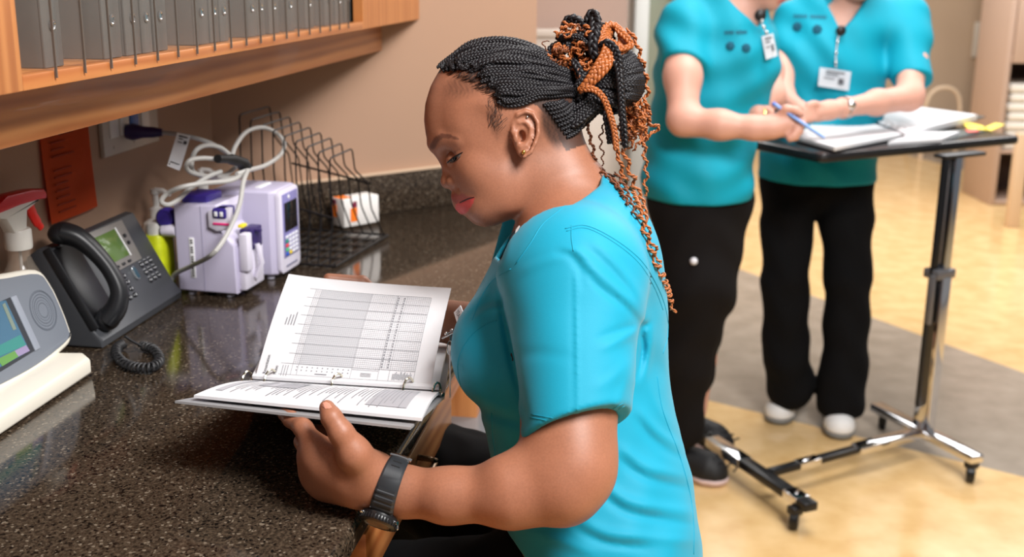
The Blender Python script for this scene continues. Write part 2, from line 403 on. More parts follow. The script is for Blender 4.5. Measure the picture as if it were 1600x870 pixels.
# ---------------- binders on the shelf ----------------
grey = mat('binder_grey', (92, 91, 88), rough=.42, var=.05, vscale=60)
greyd = mat('binder_grey_dark', (78, 78, 78), rough=.4)
sleeve = mat('binder_sleeve', (100, 110, 112), rough=.18)
sheet_blue = mat('spine_insert_blue', (134, 156, 162), rough=.35)
sheet_beige = mat('spine_insert_beige', (178, 158, 138), rough=.4)
orange = mat('orange_card', (238, 88, 40), rough=.6)
metal = mat('nickel', (200, 200, 200), rough=.2, metal=1)
def shelf_binder(s0, s1, n0, colr, lab, ins=None, top=None):
    M = FL @ T(s0, n0, 1.3915)
    o = thing('ring_binder', lab, 'binder', M, 'grey ring binders on the cabinet shelf')
    w = s1 - s0; h = .29; dp = .262
    m = MB(); m.box(0, w, 0, .004, 0, h, .0012)
    m.box(0, .003, .003, dp, 0, h, .001); m.box(w - .003, w, .003, dp, 0, h, .001)
    m.build('cover', grey, o)
    if w > .018:
        m = MB(); m.box(.006, w - .006, .012, dp - .02, .008, h - .012, .001); m.build('paper_block', mat('paper_white', (232, 230, 226), rough=.7), o)
    m = MB(); m.box(.0035, w - .0035, -.0012, .001, .075, h - .02, .0004); m.build('spine_pocket', ins or sleeve, o)
    if w > .016:
        m = MB(); r = min(.0062, w * .25)
        m.lathe([(r * .55, 0), (r, 0), (r * 1.1, .0018), (r * .75, .0022), (r * .55, .0012)], 20, T(w / 2, 0, .045) @ RX(90), cap=True)
        m.build('finger_ring', metal, o)
    if top:
        m = MB(); m.box(.0015, w - .0015, -.0022, -.0014, .093, .27, .0002); m.build('spine_label', top, o)
    return o
# spine bottoms read off the photograph, put down on the shelf board
def fls(x, y, z):
    q = FL.inverted() @ onz(x, y, z); return q.x, q.y
spines = [((72, 109), (101, 106), 'leftmost grey binder on the shelf, orange card at its spine top', None, orange),
 ((165, 98), (192, 95), 'wide grey binder standing alone, second from the left on the shelf', sheet_blue, None),
 ((199, 92), (222, 90), 'grey binder, third from the left on the shelf', None, None),
 ((224, 89), (239.5, 86), 'narrow grey binder pressed against the third binder, fourth from the left', None, None),
 ((243, 82), (263, 80), 'grey binder fifth from the left, just right of a clear divider', None, None),
 ((306, 78), (328, 76), 'grey binder sixth from the left with blue and beige spine sheet', sheet_blue, None),
 ((330, 74), (344, 72), 'narrow grey binder seventh from the left on the shelf', None, None),
 ((345.5, 71), (358, 69), 'narrow grey binder eighth from the left on the shelf', sheet_blue, None),
 ((388, 66), (403, 63), 'grey binder ninth from the left on the shelf', sheet_beige, None),
 ((404, 62), (415, 60), 'grey binder tenth from the left with beige spine sheet', sheet_beige, None),
 ((422, 59), (437, 56), 'grey binder eleventh from the left with beige spine sheet', sheet_beige, None),
 ((448, 52), (461, 50), 'grey binder twelfth from the left, last one with a visible finger ring', sheet_beige, None),
 ((478, 44), (491, 42), 'thin grey binder, fifth from the right end of the shelf', None, None),
 ((508, 41), (521, 39), 'thin grey binder, fourth from the right end of the shelf', None, None),
 ((524.5, 38), (536.5, 36), 'thin grey binder, third from the right end of the shelf', None, None),
 ((539, 35), (550, 33), 'thin grey binder, second from the right end of the shelf', None, None),
 ((556.5, 32), (566, 31), 'rightmost thin grey binder beside the cabinet stile', None, None)]
NB = CF + .028
for (a, b, lab, ins, top_) in spines:
    # stay on one straight row just behind the front edge
    def s_at(px, py):
        r = ray(px, py); p0 = FL @ Vector((0, NB, 0)); t = p0.dot(N1) / (r.x * N1.x + r.y * N1.y)
        q = FL.inverted() @ (Vector((0, 0, HC)) + t * r); return q.x
    s0, s1 = s_at(*a), s_at(*b)
    shelf_binder(s0, s1, NB, grey, lab, ins, top_)
# ---------------- papers and sockets on the left wall ----------------
ink = mat('ink', (40, 30, 30), rough=.8)
def flpt(px, py, n):
    r = ray(px, py); p0 = FL @ Vector((0, n, 0)); t = p0.dot(N1) / (r.x * N1.x + r.y * N1.y)
    q = FL.inverted() @ (Vector((0, 0, HC)) + t * r); return q.x, q.z
# orange sheet, hung slightly forward at the foot
M = FL @ T(.61, .694, 1.085)
o = thing('notice_sheet', 'orange printed sheet hanging on the wall under the cabinet', 'paper', M)
m = MB(); m.grid(lambda u, v: Vector((-.012 + .156 * u + .004 * v * (u - .5), .002 - .006 * (1 - v) ** 2 * (1 + .6 * math.sin(3 * u)), -.004 + v * .216)), 6, 8, thick=.0006)
m.build('sheet', mat('orange_paper', (226, 86, 28), rough=.75), o)
m = MB(); random.seed(3)
for i in range(17):
    z = .196 - i * .0115
    if i in (4, 9): continue
    L = random.choice((.045, .055, .07, .04)); x = .008 + (.03 if i == 5 else 0)
    m.box(x, x + L, -.0105 + (z / .2) ** .5 * .008 - .001, -.0095 + (z / .2) ** .5 * .008, z, z + .0022)
m.build('print', mat('brown_print', (150, 48, 14), rough=.8), o)
# wall plate
M = FL @ T(.797, .694, 1.161)
o = thing('wall_plate', 'beige wall plate with data sockets and power outlet under the cabinet', 'wall socket', M)
pl = mat('plate_beige', (196, 186, 172), rough=.35)
m = MB(); m.box(0, .226, -.004, .005, 0, .115, .002); m.build('plate', pl, o)
wht = mat('white_plastic', (228, 224, 216), rough=.35)
blu = mat('blue_plastic', (28, 92, 170), rough=.35)
for i, x in enumerate((.022, .064, .104, .150)):
    m = MB(); m.box(x, x + .033, -.007, -.003, .032, .10, .001); s = m.build('socket', blu if i == 2 else wht, o, label='blue socket insert' if i == 2 else None)
    if i < 2:
        m = MB(); m.box(x + .009, x + .024, -.0085, -.0065, .066, .082, .0006); m.build('jack', blu, s)
        m = MB(); m.box(x + .014, x + .021, -.0092, -.0082, .068, .076); m.build('jack_opening', blackp, s)
for i, x in enumerate((.038, .118, .188)):
    m = MB(); m.lathe([(.0035, 0), (.0035, .0015), (.001, .002)], 12, T(x, -.0035, .014) @ RX(90)); m.build('screw', pl, o)
# mains cord: plug, run, coils over the pumps and the tail to the counter
purple = mat('purple_plastic', (58, 44, 132), rough=.35)
darkpurple = mat('dark_purple_plug', (52, 40, 92), rough=.35)
cordm = mat('grey_cord', (176, 174, 170), rough=.45)
o = thing('power_cord', 'pale grey mains cord looped over the pumps and plugged into the wall', 'cord', FL @ T(0, 0, 0))
def P(px, py, n): s, z = flpt(px, py, n); return Vector((s, n, z))
m = MB(); a = P(208, 206, .675); b = P(254, 207, .62)
m.tube([Vector((a.x, .686, a.z)), a, a + (b - a) * .35, a + (b - a) * .7, b], [.014, .016, .011, .010, .007], seg=14)
m.build('plug', darkpurple, o)
path = [P(254, 207, .62), P(290, 212, .58), P(325, 222, .55), (P(350, 236, .53)), P(362, 245, .52), P(372, 262, .51)]
m = MB(); m.tube(spline(path, 8), .0042, seg=8)
lp = [(362, 248, .52), (368, 228, .52), (385, 206, .52), (410, 199, .51), (432, 208, .50), (444, 224, .49), (438, 242, .48), (415, 258, .475), (388, 266, .47), (370, 272, .475)]
m.tube(spline([P(*q) for q in lp], 8), .0044, seg=8)
lp = [(360, 243, .51), (345, 231, .52), (325, 227, .53), (308, 233, .53), (300, 250, .54), (302, 268, .54), (322, 276, .53), (350, 278, .51), (372, 276, .50), (384, 268, .49)]
m.tube(spline([P(*q) for q in lp], 8), .0044, seg=8)
lp = [(340, 249, .5), (318, 247, .51), (298, 250, .52), (291, 260, .53), (300, 270, .53), (325, 275, .52), (350, 274, .51), (367, 262, .50), (369, 258, .50)]
m.tube(spline([P(*q) for q in lp], 8), .0042, seg=8)
lp = [(384, 270, .47), (360, 282, .475), (320, 286, .50), (285, 292, .53), (262, 302, .56), (252, 314, .57), (262, 320, .56), (278, 312, .55), (298, 294, .53), (325, 276, .51), (345, 268, .50)]
m.tube(spline([P(*q) for q in lp], 8), .0044, seg=8)
lp = [(386, 268, .46), (380, 285, .45), (374, 320, .447), (358, 360, .45), (333, 396, .455), (300, 415, .53), (272, 430, .585), (262, 437, .60)]
pts = [P(*q) for q in lp]; pts[-1].z = .906
m.tube(spline(pts, 8), .0044, seg=8)
m.build('cable', cordm, o)
m = MB(); a = P(340, 248, .49); b = P(362, 249, .485); c = P(380, 256, .48); d = P(382, 268, .478)
m.tube(spline([a, b, c, d], 4), [.008] * 4 + [.0105] * 4 + [.013] * 3 + [.010] * 2, seg=12); m.build('connector', mat('black_rubber', (16, 16, 17), rough=.55), o)
tg = [P(277, 207, .57), P(298, 212, .57), P(281, 267, .55), P(261, 259, .55)]
m = MB(); m.grid(lambda u, v: (tg[0].lerp(tg[1], u)).lerp(tg[3].lerp(tg[2], u), v), 2, 5, thick=.0007)
tagm = m.build('cord_tag', mat('tag_white', (228, 228, 232), rough=.4), o)
m = MB()
def tpt(u, v): return (tg[0].lerp(tg[1], u)).lerp(tg[3].lerp(tg[2], u), v) + Vector((-.0016, -.0016, 0))
for (u0, u1, v0, v1) in ((.15, .8, .06, .10), (.2, .5, .14, .17), (.6, .85, .18, .28), (.2, .5, .24, .27), (.1, .8, .84, .86), (.05, .12, .9, .95)):
    m.grid(lambda u, v: tpt(u0 + (u1 - u0) * u, v0 + (v1 - v0) * v), 1, 1)
m.build('tag_print', ink, tagm)
# ---------------- infusion pumps ----------------
lav = mat('lavender_plastic', (196, 190, 214), rough=.35)
lav2 = mat('pale_lavender_plastic', (216, 211, 226), rough=.32)
white_lab = mat('label_white', (236, 236, 238), rough=.5)
scr = mat('dark_screen', (26, 24, 26), rough=.12)
def pump(M, lab):
    # local: x = width (0..w) along counter, y = depth (0 front .. d back), z up ; front faces -y, left side faces -x
    o = thing('infusion_pump', lab, 'pump', M, 'lavender infusion pumps on the counter')
    w, d, h = .112, .128, .178
    m = MB()
    m.prism([(0, .012), (0, d), (w * .98, d), (w * 1.0, .012), (w * .93, 0), (w * .08, 0)], .008, h, bev=.006, seg=3)
    m.build('housing', lav, o)
    m = MB(); m.prism(rrect(.006, w - .006, 0, h - .012, .012), 0, .010, T(0, .002, .010) @ RX(90), bev=.002); m.build('front_bezel', lav2, o)
    m = MB(); m.box(.020, w - .014, -.0095, -.0075, .040, .168, .001); pan = m.build('control_panel', mat('panel_violet', (128, 124, 176), rough=.3), o)
    m = MB(); m.box(.026, w - .022, -.0108, -.009, .092, .150, .001); m.build('screen', scr, pan)
    cols = {(0, 0): (40, 140, 120), (0, 1): (230, 70, 70), (0, 2): (80, 190, 120), (0, 3): (40, 90, 190), (1, 3): (230, 200, 40)}
    for i in range(4):
        for j in range(5):
            m = MB(); x = .027 + i * .0165; z = .078 - j * .0085
            m.box(x, x + .012, -.0115, -.009, z, z + .006, .0008)
            c = cols.get((i, j - 1), (222, 222, 230)); m.build('key', mat('key_%d_%d_%d' % c, c, rough=.4), pan)
    m = MB(); m.cyl(.004, .002, M=T(.05, -.0085, .160) @ RX(90), seg=16); m.build('lamp', white_lab, pan)
    m = MB(); m.box(.03, .085, -.0092, -.0085, .020, .024); m.build('print', mat('grey_print', (120, 118, 140), rough=.5), o)
    for x in (.015, w - .015):
        for y in (.02, d - .02):
            m = MB(); m.cyl(.008, .010, M=T(x, y, -.0005), seg=16); m.build('foot', mat('foot_grey', (150, 148, 160), rough=.6), o)
    # top vent and handle recess
    m = MB(); m.box(.03, .085, .04, .052, h - .001, h + .002, .001); m.build('top_label', white_lab, o)
    return o
p2 = pump(FL @ T(.955, .432, .9015) @ RZ(-3), 'lavender infusion pump with dark screen and keypad, right of the pair')
# left pump: its plain side faces the camera, tubing door on the right face
M = FL @ T(.818, .462, .9015) @ RZ(-4)
o = thing('infusion_pump', 'lavender infusion pump with pink stripe and white side label, left of the pair', 'pump', M, 'lavender infusion pumps on the counter')
w, d, h = .105, .118, .176
m = MB()
# outline in (y, z): a stepped nose towards the room
out = [(.0, .008), (.0, .10), (.030, .128), (.030, .135), (.026, .165), (.034, h), (d, h - .004), (d, .008)]
m.prism(out, 0, w, Matrix(((0, 0, 1, 0), (1, 0, 0, 0), (0, 1, 0, 0), (0, 0, 0, 1))), bev=.004, seg=3)
m.build('housing', lav, o)
m = MB(); m.box(-.0006, .0006, .063, .064, .01, h - .004); m.build('seam', mat('seam_grey', (150, 146, 170), rough=.5), o)
m = MB(); m.box(-.0012, .001, .080, .090, .035, .112, .0003); lb = m.build('side_label', white_lab, o)
m = MB(); random.seed(5)
for k in range(16): 
    if k not in (4, 9, 13): m.box(-.0018, -.001, .0825, .0875, .038 + k * .0045, .0405 + k * .0045)
m.build('label_print', ink, lb)
# raised shoulder with buttons on the side near the front top
m = MB(); m.prism([(.004, .132), (.004, .172), (.030, .172), (.046, .165), (.046, .135), (.030, .128)], -.007, .012, Matrix(((0, 0, 1, 0), (1, 0, 0, 0), (0, 1, 0, 0), (0, 0, 0, 1))), bev=.002); m.build('shoulder', lav2, o)
m = MB(); m.box(-.010, .03, .008, .036, .1525, .172, .004); bp = m.build('button_pad', purple, o)
for y in (.014, .025):
    m = MB(); m.box(-.0118, -.009, y, y + .006, .157, .166, .0008); m.build('button', white_lab, bp)
m = MB(); m.box(-.0085, -.0065, .004, .036, .1405, .1445, .0005); m.build('pink_stripe', mat('pink_tape', (240, 50, 130), rough=.5), o)
m = MB(); m.box(.02, .085, .060, .112, h - .004, h + .012, .004); m.build('top_handle', purple, o)
m = MB(); m.box(.012, w - .01, -.014, .002, .012, .098, .004); m.box(.008, .032, -.022, -.004, .050, .122, .004, M=RX(0)); dr_ = m.build('tubing_door', lav2, o)
m = MB(); m.tube([(.05, -.018, .03), (.05, -.03, .06), (.05, -.022, .095)], .0055, seg=8); m.build('door_lever', lav2, dr_)
m = MB(); m.box(.035, .085, -.018, .006, .085, .125, .003); m.box(.05, .06, -.03, -.01, .117, .123, .002); lt = m.build('latch', darkpurple, o)
m = MB(); m.prism([(.0, .0), (.022, .002), (.016, .018), (.002, .016)], -.001, .0006, T(.034, -.016, .098) @ RZ(90) @ RX(90)); m.build('warning_label', mat('yellow_label', (236, 214, 50), rough=.5), o)
m = MB(); m.box(.03, .05, -.004, .006, .128, .134, .001); m.build('caution_tab', mat('yellow_label', ()), o)
for x in (.015, w - .015):
    for y in (.02, d - .02):
        m = MB(); m.cyl(.008, .010, M=T(x, y, -.0005), seg=16); m.build('foot', mat('foot_grey', ()), o)
m = MB(); m.tube([(.012, d + .002, .12), (.012, d + .03, .12)], .012, seg=14); kb_s = m.build('pole_clamp', lav2, o)
m = MB()
q = o.matrix_basis.inverted() @ (FL @ P(262, 340, .605)); q2 = o.matrix_basis.inverted() @ (FL @ P(246, 342, .60))
ax = (q2 - q).normalized().to_track_quat('Z', 'Y').to_matrix().to_4x4()
m.lathe([(.0, -.02), (.016, -.02), (.0195, -.012), (.0205, 0), (.019, .012), (.0150, .018), (.0125, .0185), (.0125, .017), (0, .017)], 22, Matrix.Translation(q) @ ax, cap=False)
m.build('clamp_knob', purple, kb_s)
# ---------------- bottles behind the pumps ----------------
def lotion_pump(M, lab, body_col, h=.12, r=.03, cap_up=.055, gn=None):
    o = thing('pump_bottle', lab, 'bottle', M, gn)
    m = MB(); m.lathe([(r * .9, 0), (r, .006), (r, h * .8), (r * .85, h * .92), (r * .4, h), (r * .4, h + .01)], 24); m.build('bottle_body', body_col, o)
    m = MB(); m.lathe([(r * .45, h + .002), (r * .45, h + .018), (r * .2, h + .022), (r * .17, h + cap_up), (r * .3, h + cap_up + .002), (r * .3, h + cap_up + .010)], 18)
    m.tube([(0, 0, h + cap_up + .008), (.018, -.004, h + cap_up + .009), (.034, -.008, h + cap_up + .002)], [.006, .005, .0035], seg=8)
    m.build('pump_head', mat('pump_white', (236, 234, 230), rough=.35), o)
    return o
wb = mat('bottle_white', (232, 230, 224), rough=.35)
lotion_pump(FL @ T(.925, .660, .901) @ RZ(-90), 'white pump bottle standing behind the purple clamp knob', wb, .125, .030, .045)
lotion_pump(FL @ T(1.08, .63, .901) @ RZ(-90), 'white pump bottle behind the coiled cord, mostly hidden by it', wb, .145, .026, .040)
# lime green wipes bag / bottle
M = FL @ T(.858, .628, .901)
o = thing('lime_bottle', 'lime green squeeze bottle beside the telephone', 'bottle', M)
lime = mat('lime_plastic', (190, 200, 30), rough=.4, var=.15, vscale=60)
m = MB(); m.prism(rrect(-.032, .032, -.020, .020, .014), 0, .112, bev=.006); m.build('bottle_body', lime, o)
m = MB(); m.prism(rrect(-.028, .028, -.015, .015, .012), .105, .135, bev=.008); m.build('shoulder_cap', wb, o)
M = FL @ T(.885, .592, .901)
o = thing('tube_bottle', 'slim white tube with a dark red cap beside the left pump', 'bottle', M)
m = MB(); m.lathe([(.012, 0), (.0125, .004), (.011, .085), (.006, .092)], 18); m.build('tube_body', wb, o)
m = MB(); m.lathe([(.009, .086), (.009, .106), (.007, .109)], 18); m.build('tube_cap', mat('dark_red_cap', (150, 30, 40), rough=.4), o)
# spray bottle
M = FL @ T(.432, .650, .901)
o = thing('spray_bottle', 'clear spray bottle with red and white trigger head behind the monitor', 'spray bottle', M @ RZ(-4))
clear = mat('clear_plastic', (190, 176, 160), rough=.08, alpha=.22, spec=.8)
m = MB(); m.lathe([(.036, 0), (.040, .006), (.040, .10), (.034, .128), (.020, .155), (.0155, .168), (.0155, .185)], 28, M=T(0, 0, 0)); m.build('bottle_body', clear, o)
m = MB(); m.tube([(0, 0, .02), (.002, 0, .19)], .0025, seg=8); m.build('dip_tube', mat('dip_tube', (210, 205, 200), rough=.4, alpha=.7), o)
m = MB(); m.lathe([(.0195, .180), (.0205, .184), (.0205, .208), (.0185, .211)], 24); m.build('screw_collar', wht, o)
m = MB()
XZ = Matrix(((1, 0, 0, 0), (0, 0, 1, 0), (0, 1, 0, 0), (0, 0, 0, 1)))
m.prism([(-.018, .206), (-.035, .232), (-.062, .240), (-.064, .250), (.048, .250), (.048, .246), (.016, .236), (.010, .206)], -.011, .011, XZ, bev=.004); m.build('trigger_body', wht, o)
red = mat('red_plastic', (214, 22, 34), rough=.3)
m = MB(); m.prism([(-.072, .236), (-.060, .256), (-.030, .268), (.03, .266), (.060, .262), (.066, .254), (.064, .246), (.048, .2475), (0, .248), (-.05, .245)], -.013, .013, XZ, bev=.004); m.build('spray_shroud', red, o)
m = MB(); m.tube(spline([(.032, 0, .248), (.038, 0, .232), (.048, 0, .214), (.060, 0, .200)], 4), [.006] * 6 + [.0055] * 4 + [.004] * 3, seg=10, flat=1.6)
m.tube([(.02, 0, .240), (.036, 0, .238)], .004); m.build('trigger', mat('bright_red_plastic', (238, 52, 44), rough=.3), o)
# ---------------- wire file rack ----------------
wire = mat('black_wire', (26, 24, 24), rough=.4, metal=.3)
P1 = Vector((-.3775, 2.3065, .9)); U = Vector((.2567, .9665, 0)); 
MR = frame(P1, U)
o = thing('wire_file_rack', 'black wire step file rack standing in the counter corner', 'file rack', MR)
for i in range(9):
    of = i * .0255; zt = .225 + i * .0098; u0 = .018 + .0014 * i; u1 = .135 + .004 * i
    m = MB()
    pth = [(.0, of, .006), (u0 + .006, of, zt * .45), (u0 - .004, of, zt * .7), (u0, of, zt), (u1, of, zt + .003), (u1 + .012, of, zt * .80), (u1 + .085, of, zt * .62), (u1 + .10, of, zt * .35), (.305, of, .006)]
    pp = []
    for k, q in enumerate(pth):
        q = Vector(q)
        if 0 < k < len(pth) - 1:
            a, b = Vector(pth[k - 1]), Vector(pth[k + 1])
            r_ = .008
            pp.append(q + (a - q).normalized() * r_); pp.append(q + ((a - q).normalized() + (b - q).normalized()) * r_ * .3); pp.append(q + (b - q).normalized() * r_)
        else: pp.append(q)
    m.tube(pp, .0019, seg=6); m.build('divider_wire', wire, o)
m = MB()
for z, uu in ((.0035, .0), (.0035, .305)):
    m.tube([(uu, -.012, z), (uu, .225, z)], .0028, seg=6)
for uu in (.06, .12, .18, .24): m.tube([(uu, -.006, .004), (uu, .222, .004)], .0019, seg=6)
for of in [i * .0255 for i in range(9)]: m.tube([(0, of, .0035), (.305, of, .0035)], .0017, seg=6)
m.tube([(0, -.012, .0035), (.305, -.012, .0035)], .003, seg=6); m.tube([(0, .225, .0035), (.305, .225, .0035)], .003, seg=6)
m.build('base_frame', wire, o)
m = MB(); m.tube([(.02, -.002, .10), (.036, .206, .14)], .0026, seg=6); m.build('side_rail', wire, o)
m = MB(); m.tube([(.236, -.002, .135), (.27, .206, .165)], .0026, seg=6); m.build('side_rail', wire, o)
# ---------------- medicine box ----------------
a = FW.inverted() @ onz(555, 354, .9)
M = FW @ T(a.x - .012, a.y - .002, .9012) @ RZ(6)
o = thing('supply_box', 'small white and orange carton by the stone upstand behind the rack', 'box', M)
cw = mat('carton_white', (232, 228, 224), rough=.5)
m = MB(); m.box(-.02, .085, .0, .05, 0, .068, .003); m.build('carton', cw, o)
om = mat('carton_orange', (240, 120, 30), rough=.5)
m = MB(); m.box(-.0012, .0005 + .018, -.0008, .0005, .012, .045); m.box(-.021, -.0195, .028, .044, .022, .052); m.box(-.018, .012, .010, .045, .0675, .0688); m.build('orange_print', om, o)
m = MB(); m.box(.006, .018, -.001, .0006, .046, .060); m.box(-.0212, -.0195, .030, .048, .054, .064); m.build('maroon_print', mat('maroon_print', (120, 30, 60), rough=.5), o)
# ---------------- desk telephone ----------------
M = FL @ T(.503, .572, .9015)
o = thing('desk_telephone', 'dark grey office telephone with green screen beside the spray bottle', 'telephone', M)
tel = mat('telephone_grey', (62, 64, 68), rough=.42, bump=.05, bscale=900)
teld = mat('telephone_black', (30, 31, 34), rough=.38)
sil = mat('telephone_silver', (134, 130, 126), rough=.35, metal=.25)
# body profile in (y, z), tilted face rising to the wall
prof = [(-.004, 0), (-.006, .012), (.010, .032), (.078, .158), (.092, .160), (.112, .146), (.115, .0)]
YZ = Matrix(((0, 0, 1, 0), (1, 0, 0, 0), (0, 1, 0, 0), (0, 0, 0, 1)))
m = MB(); m.prism(prof, .0, .308, YZ, bev=.004, seg=3); m.build('body', tel, o)
# face frame: origin on lower edge, x along, y up the slope, z outward
fy = Vector((0, .068, .126)).normalized(); fz = Vector((0, -.126, .068)).normalized()
MF = Matrix(((1, 0, 0, 0), (0, fy.y, fz.y, .010), (0, fy.z, fz.z, .032), (0, 0, 0, 1)))
FH = math.hypot(.068, .126)
m = MB(); m.M = MF; m.prism([(.112, .062), (.245, .062), (.252, .140), (.112, .142)], 0, .003, bev=.001); bz = m.build('display_bezel', sil, o)
m = MB(); m.M = MF; m.box(.128, .212, .078, .130, .0028, .0042, .0006); sc_ = m.build('display', mat('lcd_green', (92, 118, 62), rough=.12), o)
m = MB(); m.M = MF; m.box(.214, .2175, .076, .132, .0028, .0046, .0006); m.build('display_frame', mat('lcd_frame', (225, 225, 225), rough=.3), sc_)
for i in range(4):
    m = MB(); m.M = MF; x = .130 + i * .022; m.box(x, x + .010, .066, .071, .0028, .0056, .001); m.build('soft_key', teld, o)
for i in range(2):
    m = MB(); m.M = MF; m.cyl(.0035, .003, M=T(.230, .112 - i * .014, .0028), seg=14); m.build('line_key', teld, o)
keym = mat('key_dark', (34, 35, 38), rough=.3, coat=.3); prn = mat('key_print', (196, 198, 200), rough=.5)
for j in range(4):
    for i in range(3):
        m = MB(); m.M = MF; x = .128 + i * .0185 ; y = .050 - j * .0125
        m.lathe([(.0058, 0), (.0058, .002), (.0048, .0032)], 16, T(x, y, .000) @ Matrix.Diagonal((1.15, .8, 1, 1))); kx = m.build('number_key', keym, o)
        m = MB(); m.M = MF; m.box(x - .001, x + .001, y - .0018, y + .0018, .0031, .0035); m.build('key_print', prn, kx)
m = MB(); m.M = MF; m.prism(rrect(.193, .207, .032, .058, .0068), 0, .004, bev=.001); nv = m.build('navigation_key', mat('nav_chrome', (190, 196, 200), rough=.2, metal=.8), o)
m = MB(); m.M = MF; m.prism(rrect(.195, .205, .034, .056, .0048), .004, .0052, bev=.0006); m.build('navigation_pad', mat('nav_blue', (40, 70, 84), rough=.3), nv)
for j in range(3):
    for i in range(3):
        m = MB(); m.M = MF; x = .236 + i * .017; y = .052 - j * .0155
        m.lathe([(.0052, 0), (.0052, .002), (.0042, .003)], 14, T(x, y, 0)); kx = m.build('feature_key', keym, o)
        m = MB(); m.M = MF; m.box(x - .0018, x + .0018, y - .0006, y + .0012, .0029, .0034); m.box(x - .004, x + .004, y + .0065, y + .0073, .0001, .0006); m.build('key_print', prn, kx)
# handset on the left: long arched bar with ear and mouth pieces
hs = thing('handset_tmp', None, None) if False else None
pts = [(.034, .000, .040), (.040, -.014, .058), (.046, -.018, .085), (.048, -.004, .118), (.046, .020, .150), (.042, .044, .172), (.036, .066, .180)]
m = MB(); sp = spline(pts, 6); m.tube(sp, [.0245 + .004 * math.cos(2 * math.pi * i / (len(sp) - 1)) for i in range(len(sp))], seg=18, flat=.66)
m.ball(pts[0], (.026, .020, .020)); m.ball(pts[-1], (.027, .022, .018))
hset = m.build('handset', teld, o, smooth=60)
m = MB(); m.M = MF; m.prism(rrect(.006, .088, .004, .140, .02), -.002, .0016, bev=.001); m.build('cradle', mat('cradle_black', (20, 20, 22), rough=.35), o)
m = MB(); m.M = MF
m.box(-.002, .005, -.004, .146, -.004, .012, .003); m.build('cradle_rim', teld, o)
# coiled cord
def coil(path, r, turns, rt):
    sp = spline(path, 30); n = len(sp); pts = []
    N = turns * 9
    prevup = Vector((0, 0, 1))
    for k in range(N + 1):
        t = k / N * (n - 1); i = min(int(t), n - 2); f = t - i
        p = Vector(sp[i]) * (1 - f) + Vector(sp[i + 1]) * f; tg_ = (Vector(sp[i + 1]) - Vector(sp[i])).normalized()
        sd = tg_.cross(prevup).normalized(); up = sd.cross(tg_)
        a = 2 * math.pi * turns * k / N
        pts.append(p + (sd * math.cos(a) + up * math.sin(a)) * r)
    return pts
o2 = None
L = lambda px, py, z: o.matrix_basis.inverted() @ onz(px, py, z)
m = MB(); m.tube([L(195, 525, .935), L(205, 532, .925), L(220, 540, .912)], .0022, seg=6)
m.tube(coil([L(222, 540, .909), L(240, 546, .909), L(249, 562, .909), L(238, 573, .909), L(215, 574, .909), L(195, 568, .909), L(182, 555, .909), L(183, 543, .909), L(192, 537, .910)], .0065, 30, .002), .0022, seg=6)
m.build('coiled_cord', mat('cord_dark', (38, 38, 40), rough=.5), o, smooth=60)
# ---------------- vital signs monitor, left edge ----------------
M = FL @ T(.0, .0, .9012)
o = thing('vital_signs_monitor', 'cream and grey patient monitor with a colour screen at the left edge', 'monitor', M)
crm = mat('monitor_cream', (226, 220, 206), rough=.4); mg = mat('monitor_grey', (112, 118, 128), rough=.5, bump=.1, bscale=1200)
m = MB(); m.prism([(-.10, .524), (.385, .524), (.406, .545), (.400, .585), (.36, .61), (-.10, .61)], 0, .028, bev=.006, seg=3); m.build('base', crm, o)
# panel leaning back; outline measured on its own plane
Q = [(57, 420), (80, 443), (98, 480), (111, 515), (113, 527), (104, 543), (60, 578), (0, 611), (-90, 655), (-150, 560), (-120, 450), (-60, 432), (0, 427)]
tl = math.radians(18)
O3 = Vector((.2, .575, .02)); py_ = Vector((0, math.sin(tl), math.cos(tl))); pz_ = Vector((0, -math.cos(tl), math.sin(tl)))
MP = Matrix(((1, 0, 0, O3.x), (0, py_.y, pz_.y, O3.y), (0, py_.z, pz_.z, O3.z), (0, 0, 0, 1)))
MPw = M @ MP
def onpanel(px, py):
    Mi = MPw.inverted(); a = Mi @ Vector((0, 0, HC)); d_ = Mi.to_3x3() @ ray(px, py); t = -a.z / d_.z
    q = a + d_ * t; return (q.x, q.y)
pl_ = [onpanel(*q) for q in Q]
sm = [(q[0], q[1]) for q in spline([(a[0], a[1], 0) for a in pl_], 4, closed=True)]
m = MB(); m.M = MP; m.prism(sm, -.030, .0, bev=.006, seg=3); m.build('housing', crm, o, smooth=50)
cx = sum(p[0] for p in sm) / len(sm); cy = sum(p[1] for p in sm) / len(sm)
def inset(ps, d_):
    out = []
    for i, p in enumerate(ps):
        a = Vector(ps[i - 1]); b = Vector(ps[(i + 1) % len(ps)]); t = (b - a).normalized(); n_ = Vector((t.y, -t.x)); c = Vector((cx, cy)) - Vector(p)
        if n_.dot(c) < 0: n_ = -n_
        out.append((p[0] + n_.x * d_, p[1] + n_.y * d_))
    return out
ins_ = inset(sm, .0085)
m = MB(); m.M = MP; m.prism(ins_, -.002, .0018, bev=.0008); m.build('face_plate', mg, o)
sq = [onpanel(*q) for q in ((13, 465), (52, 548), (0, 580), (-70, 612), (-100, 520), (0, 471))]
m = MB(); m.M = MP; m.prism(sq, .0, .0030); m.build('screen_surround', mat('screen_surround', (52, 54, 60), rough=.35), o)
lr = [onpanel(*q) for q in ((13, 465), (22, 462), (60, 544), (52, 549))]
m = MB(); m.M = MP; m.prism(lr, .0, .0042, bev=.0006); m.build('screen_rim', mat('rim_grey', (142, 148, 160), rough=.4), o)
def sp_(name, qs, c, z, e=.10):
    m = MB(); m.M = MP; m.prism([onpanel(*q) for q in qs], .002, z); return m.build(name, mat('lcd_' + name, c, rough=.25, emit=e), o)
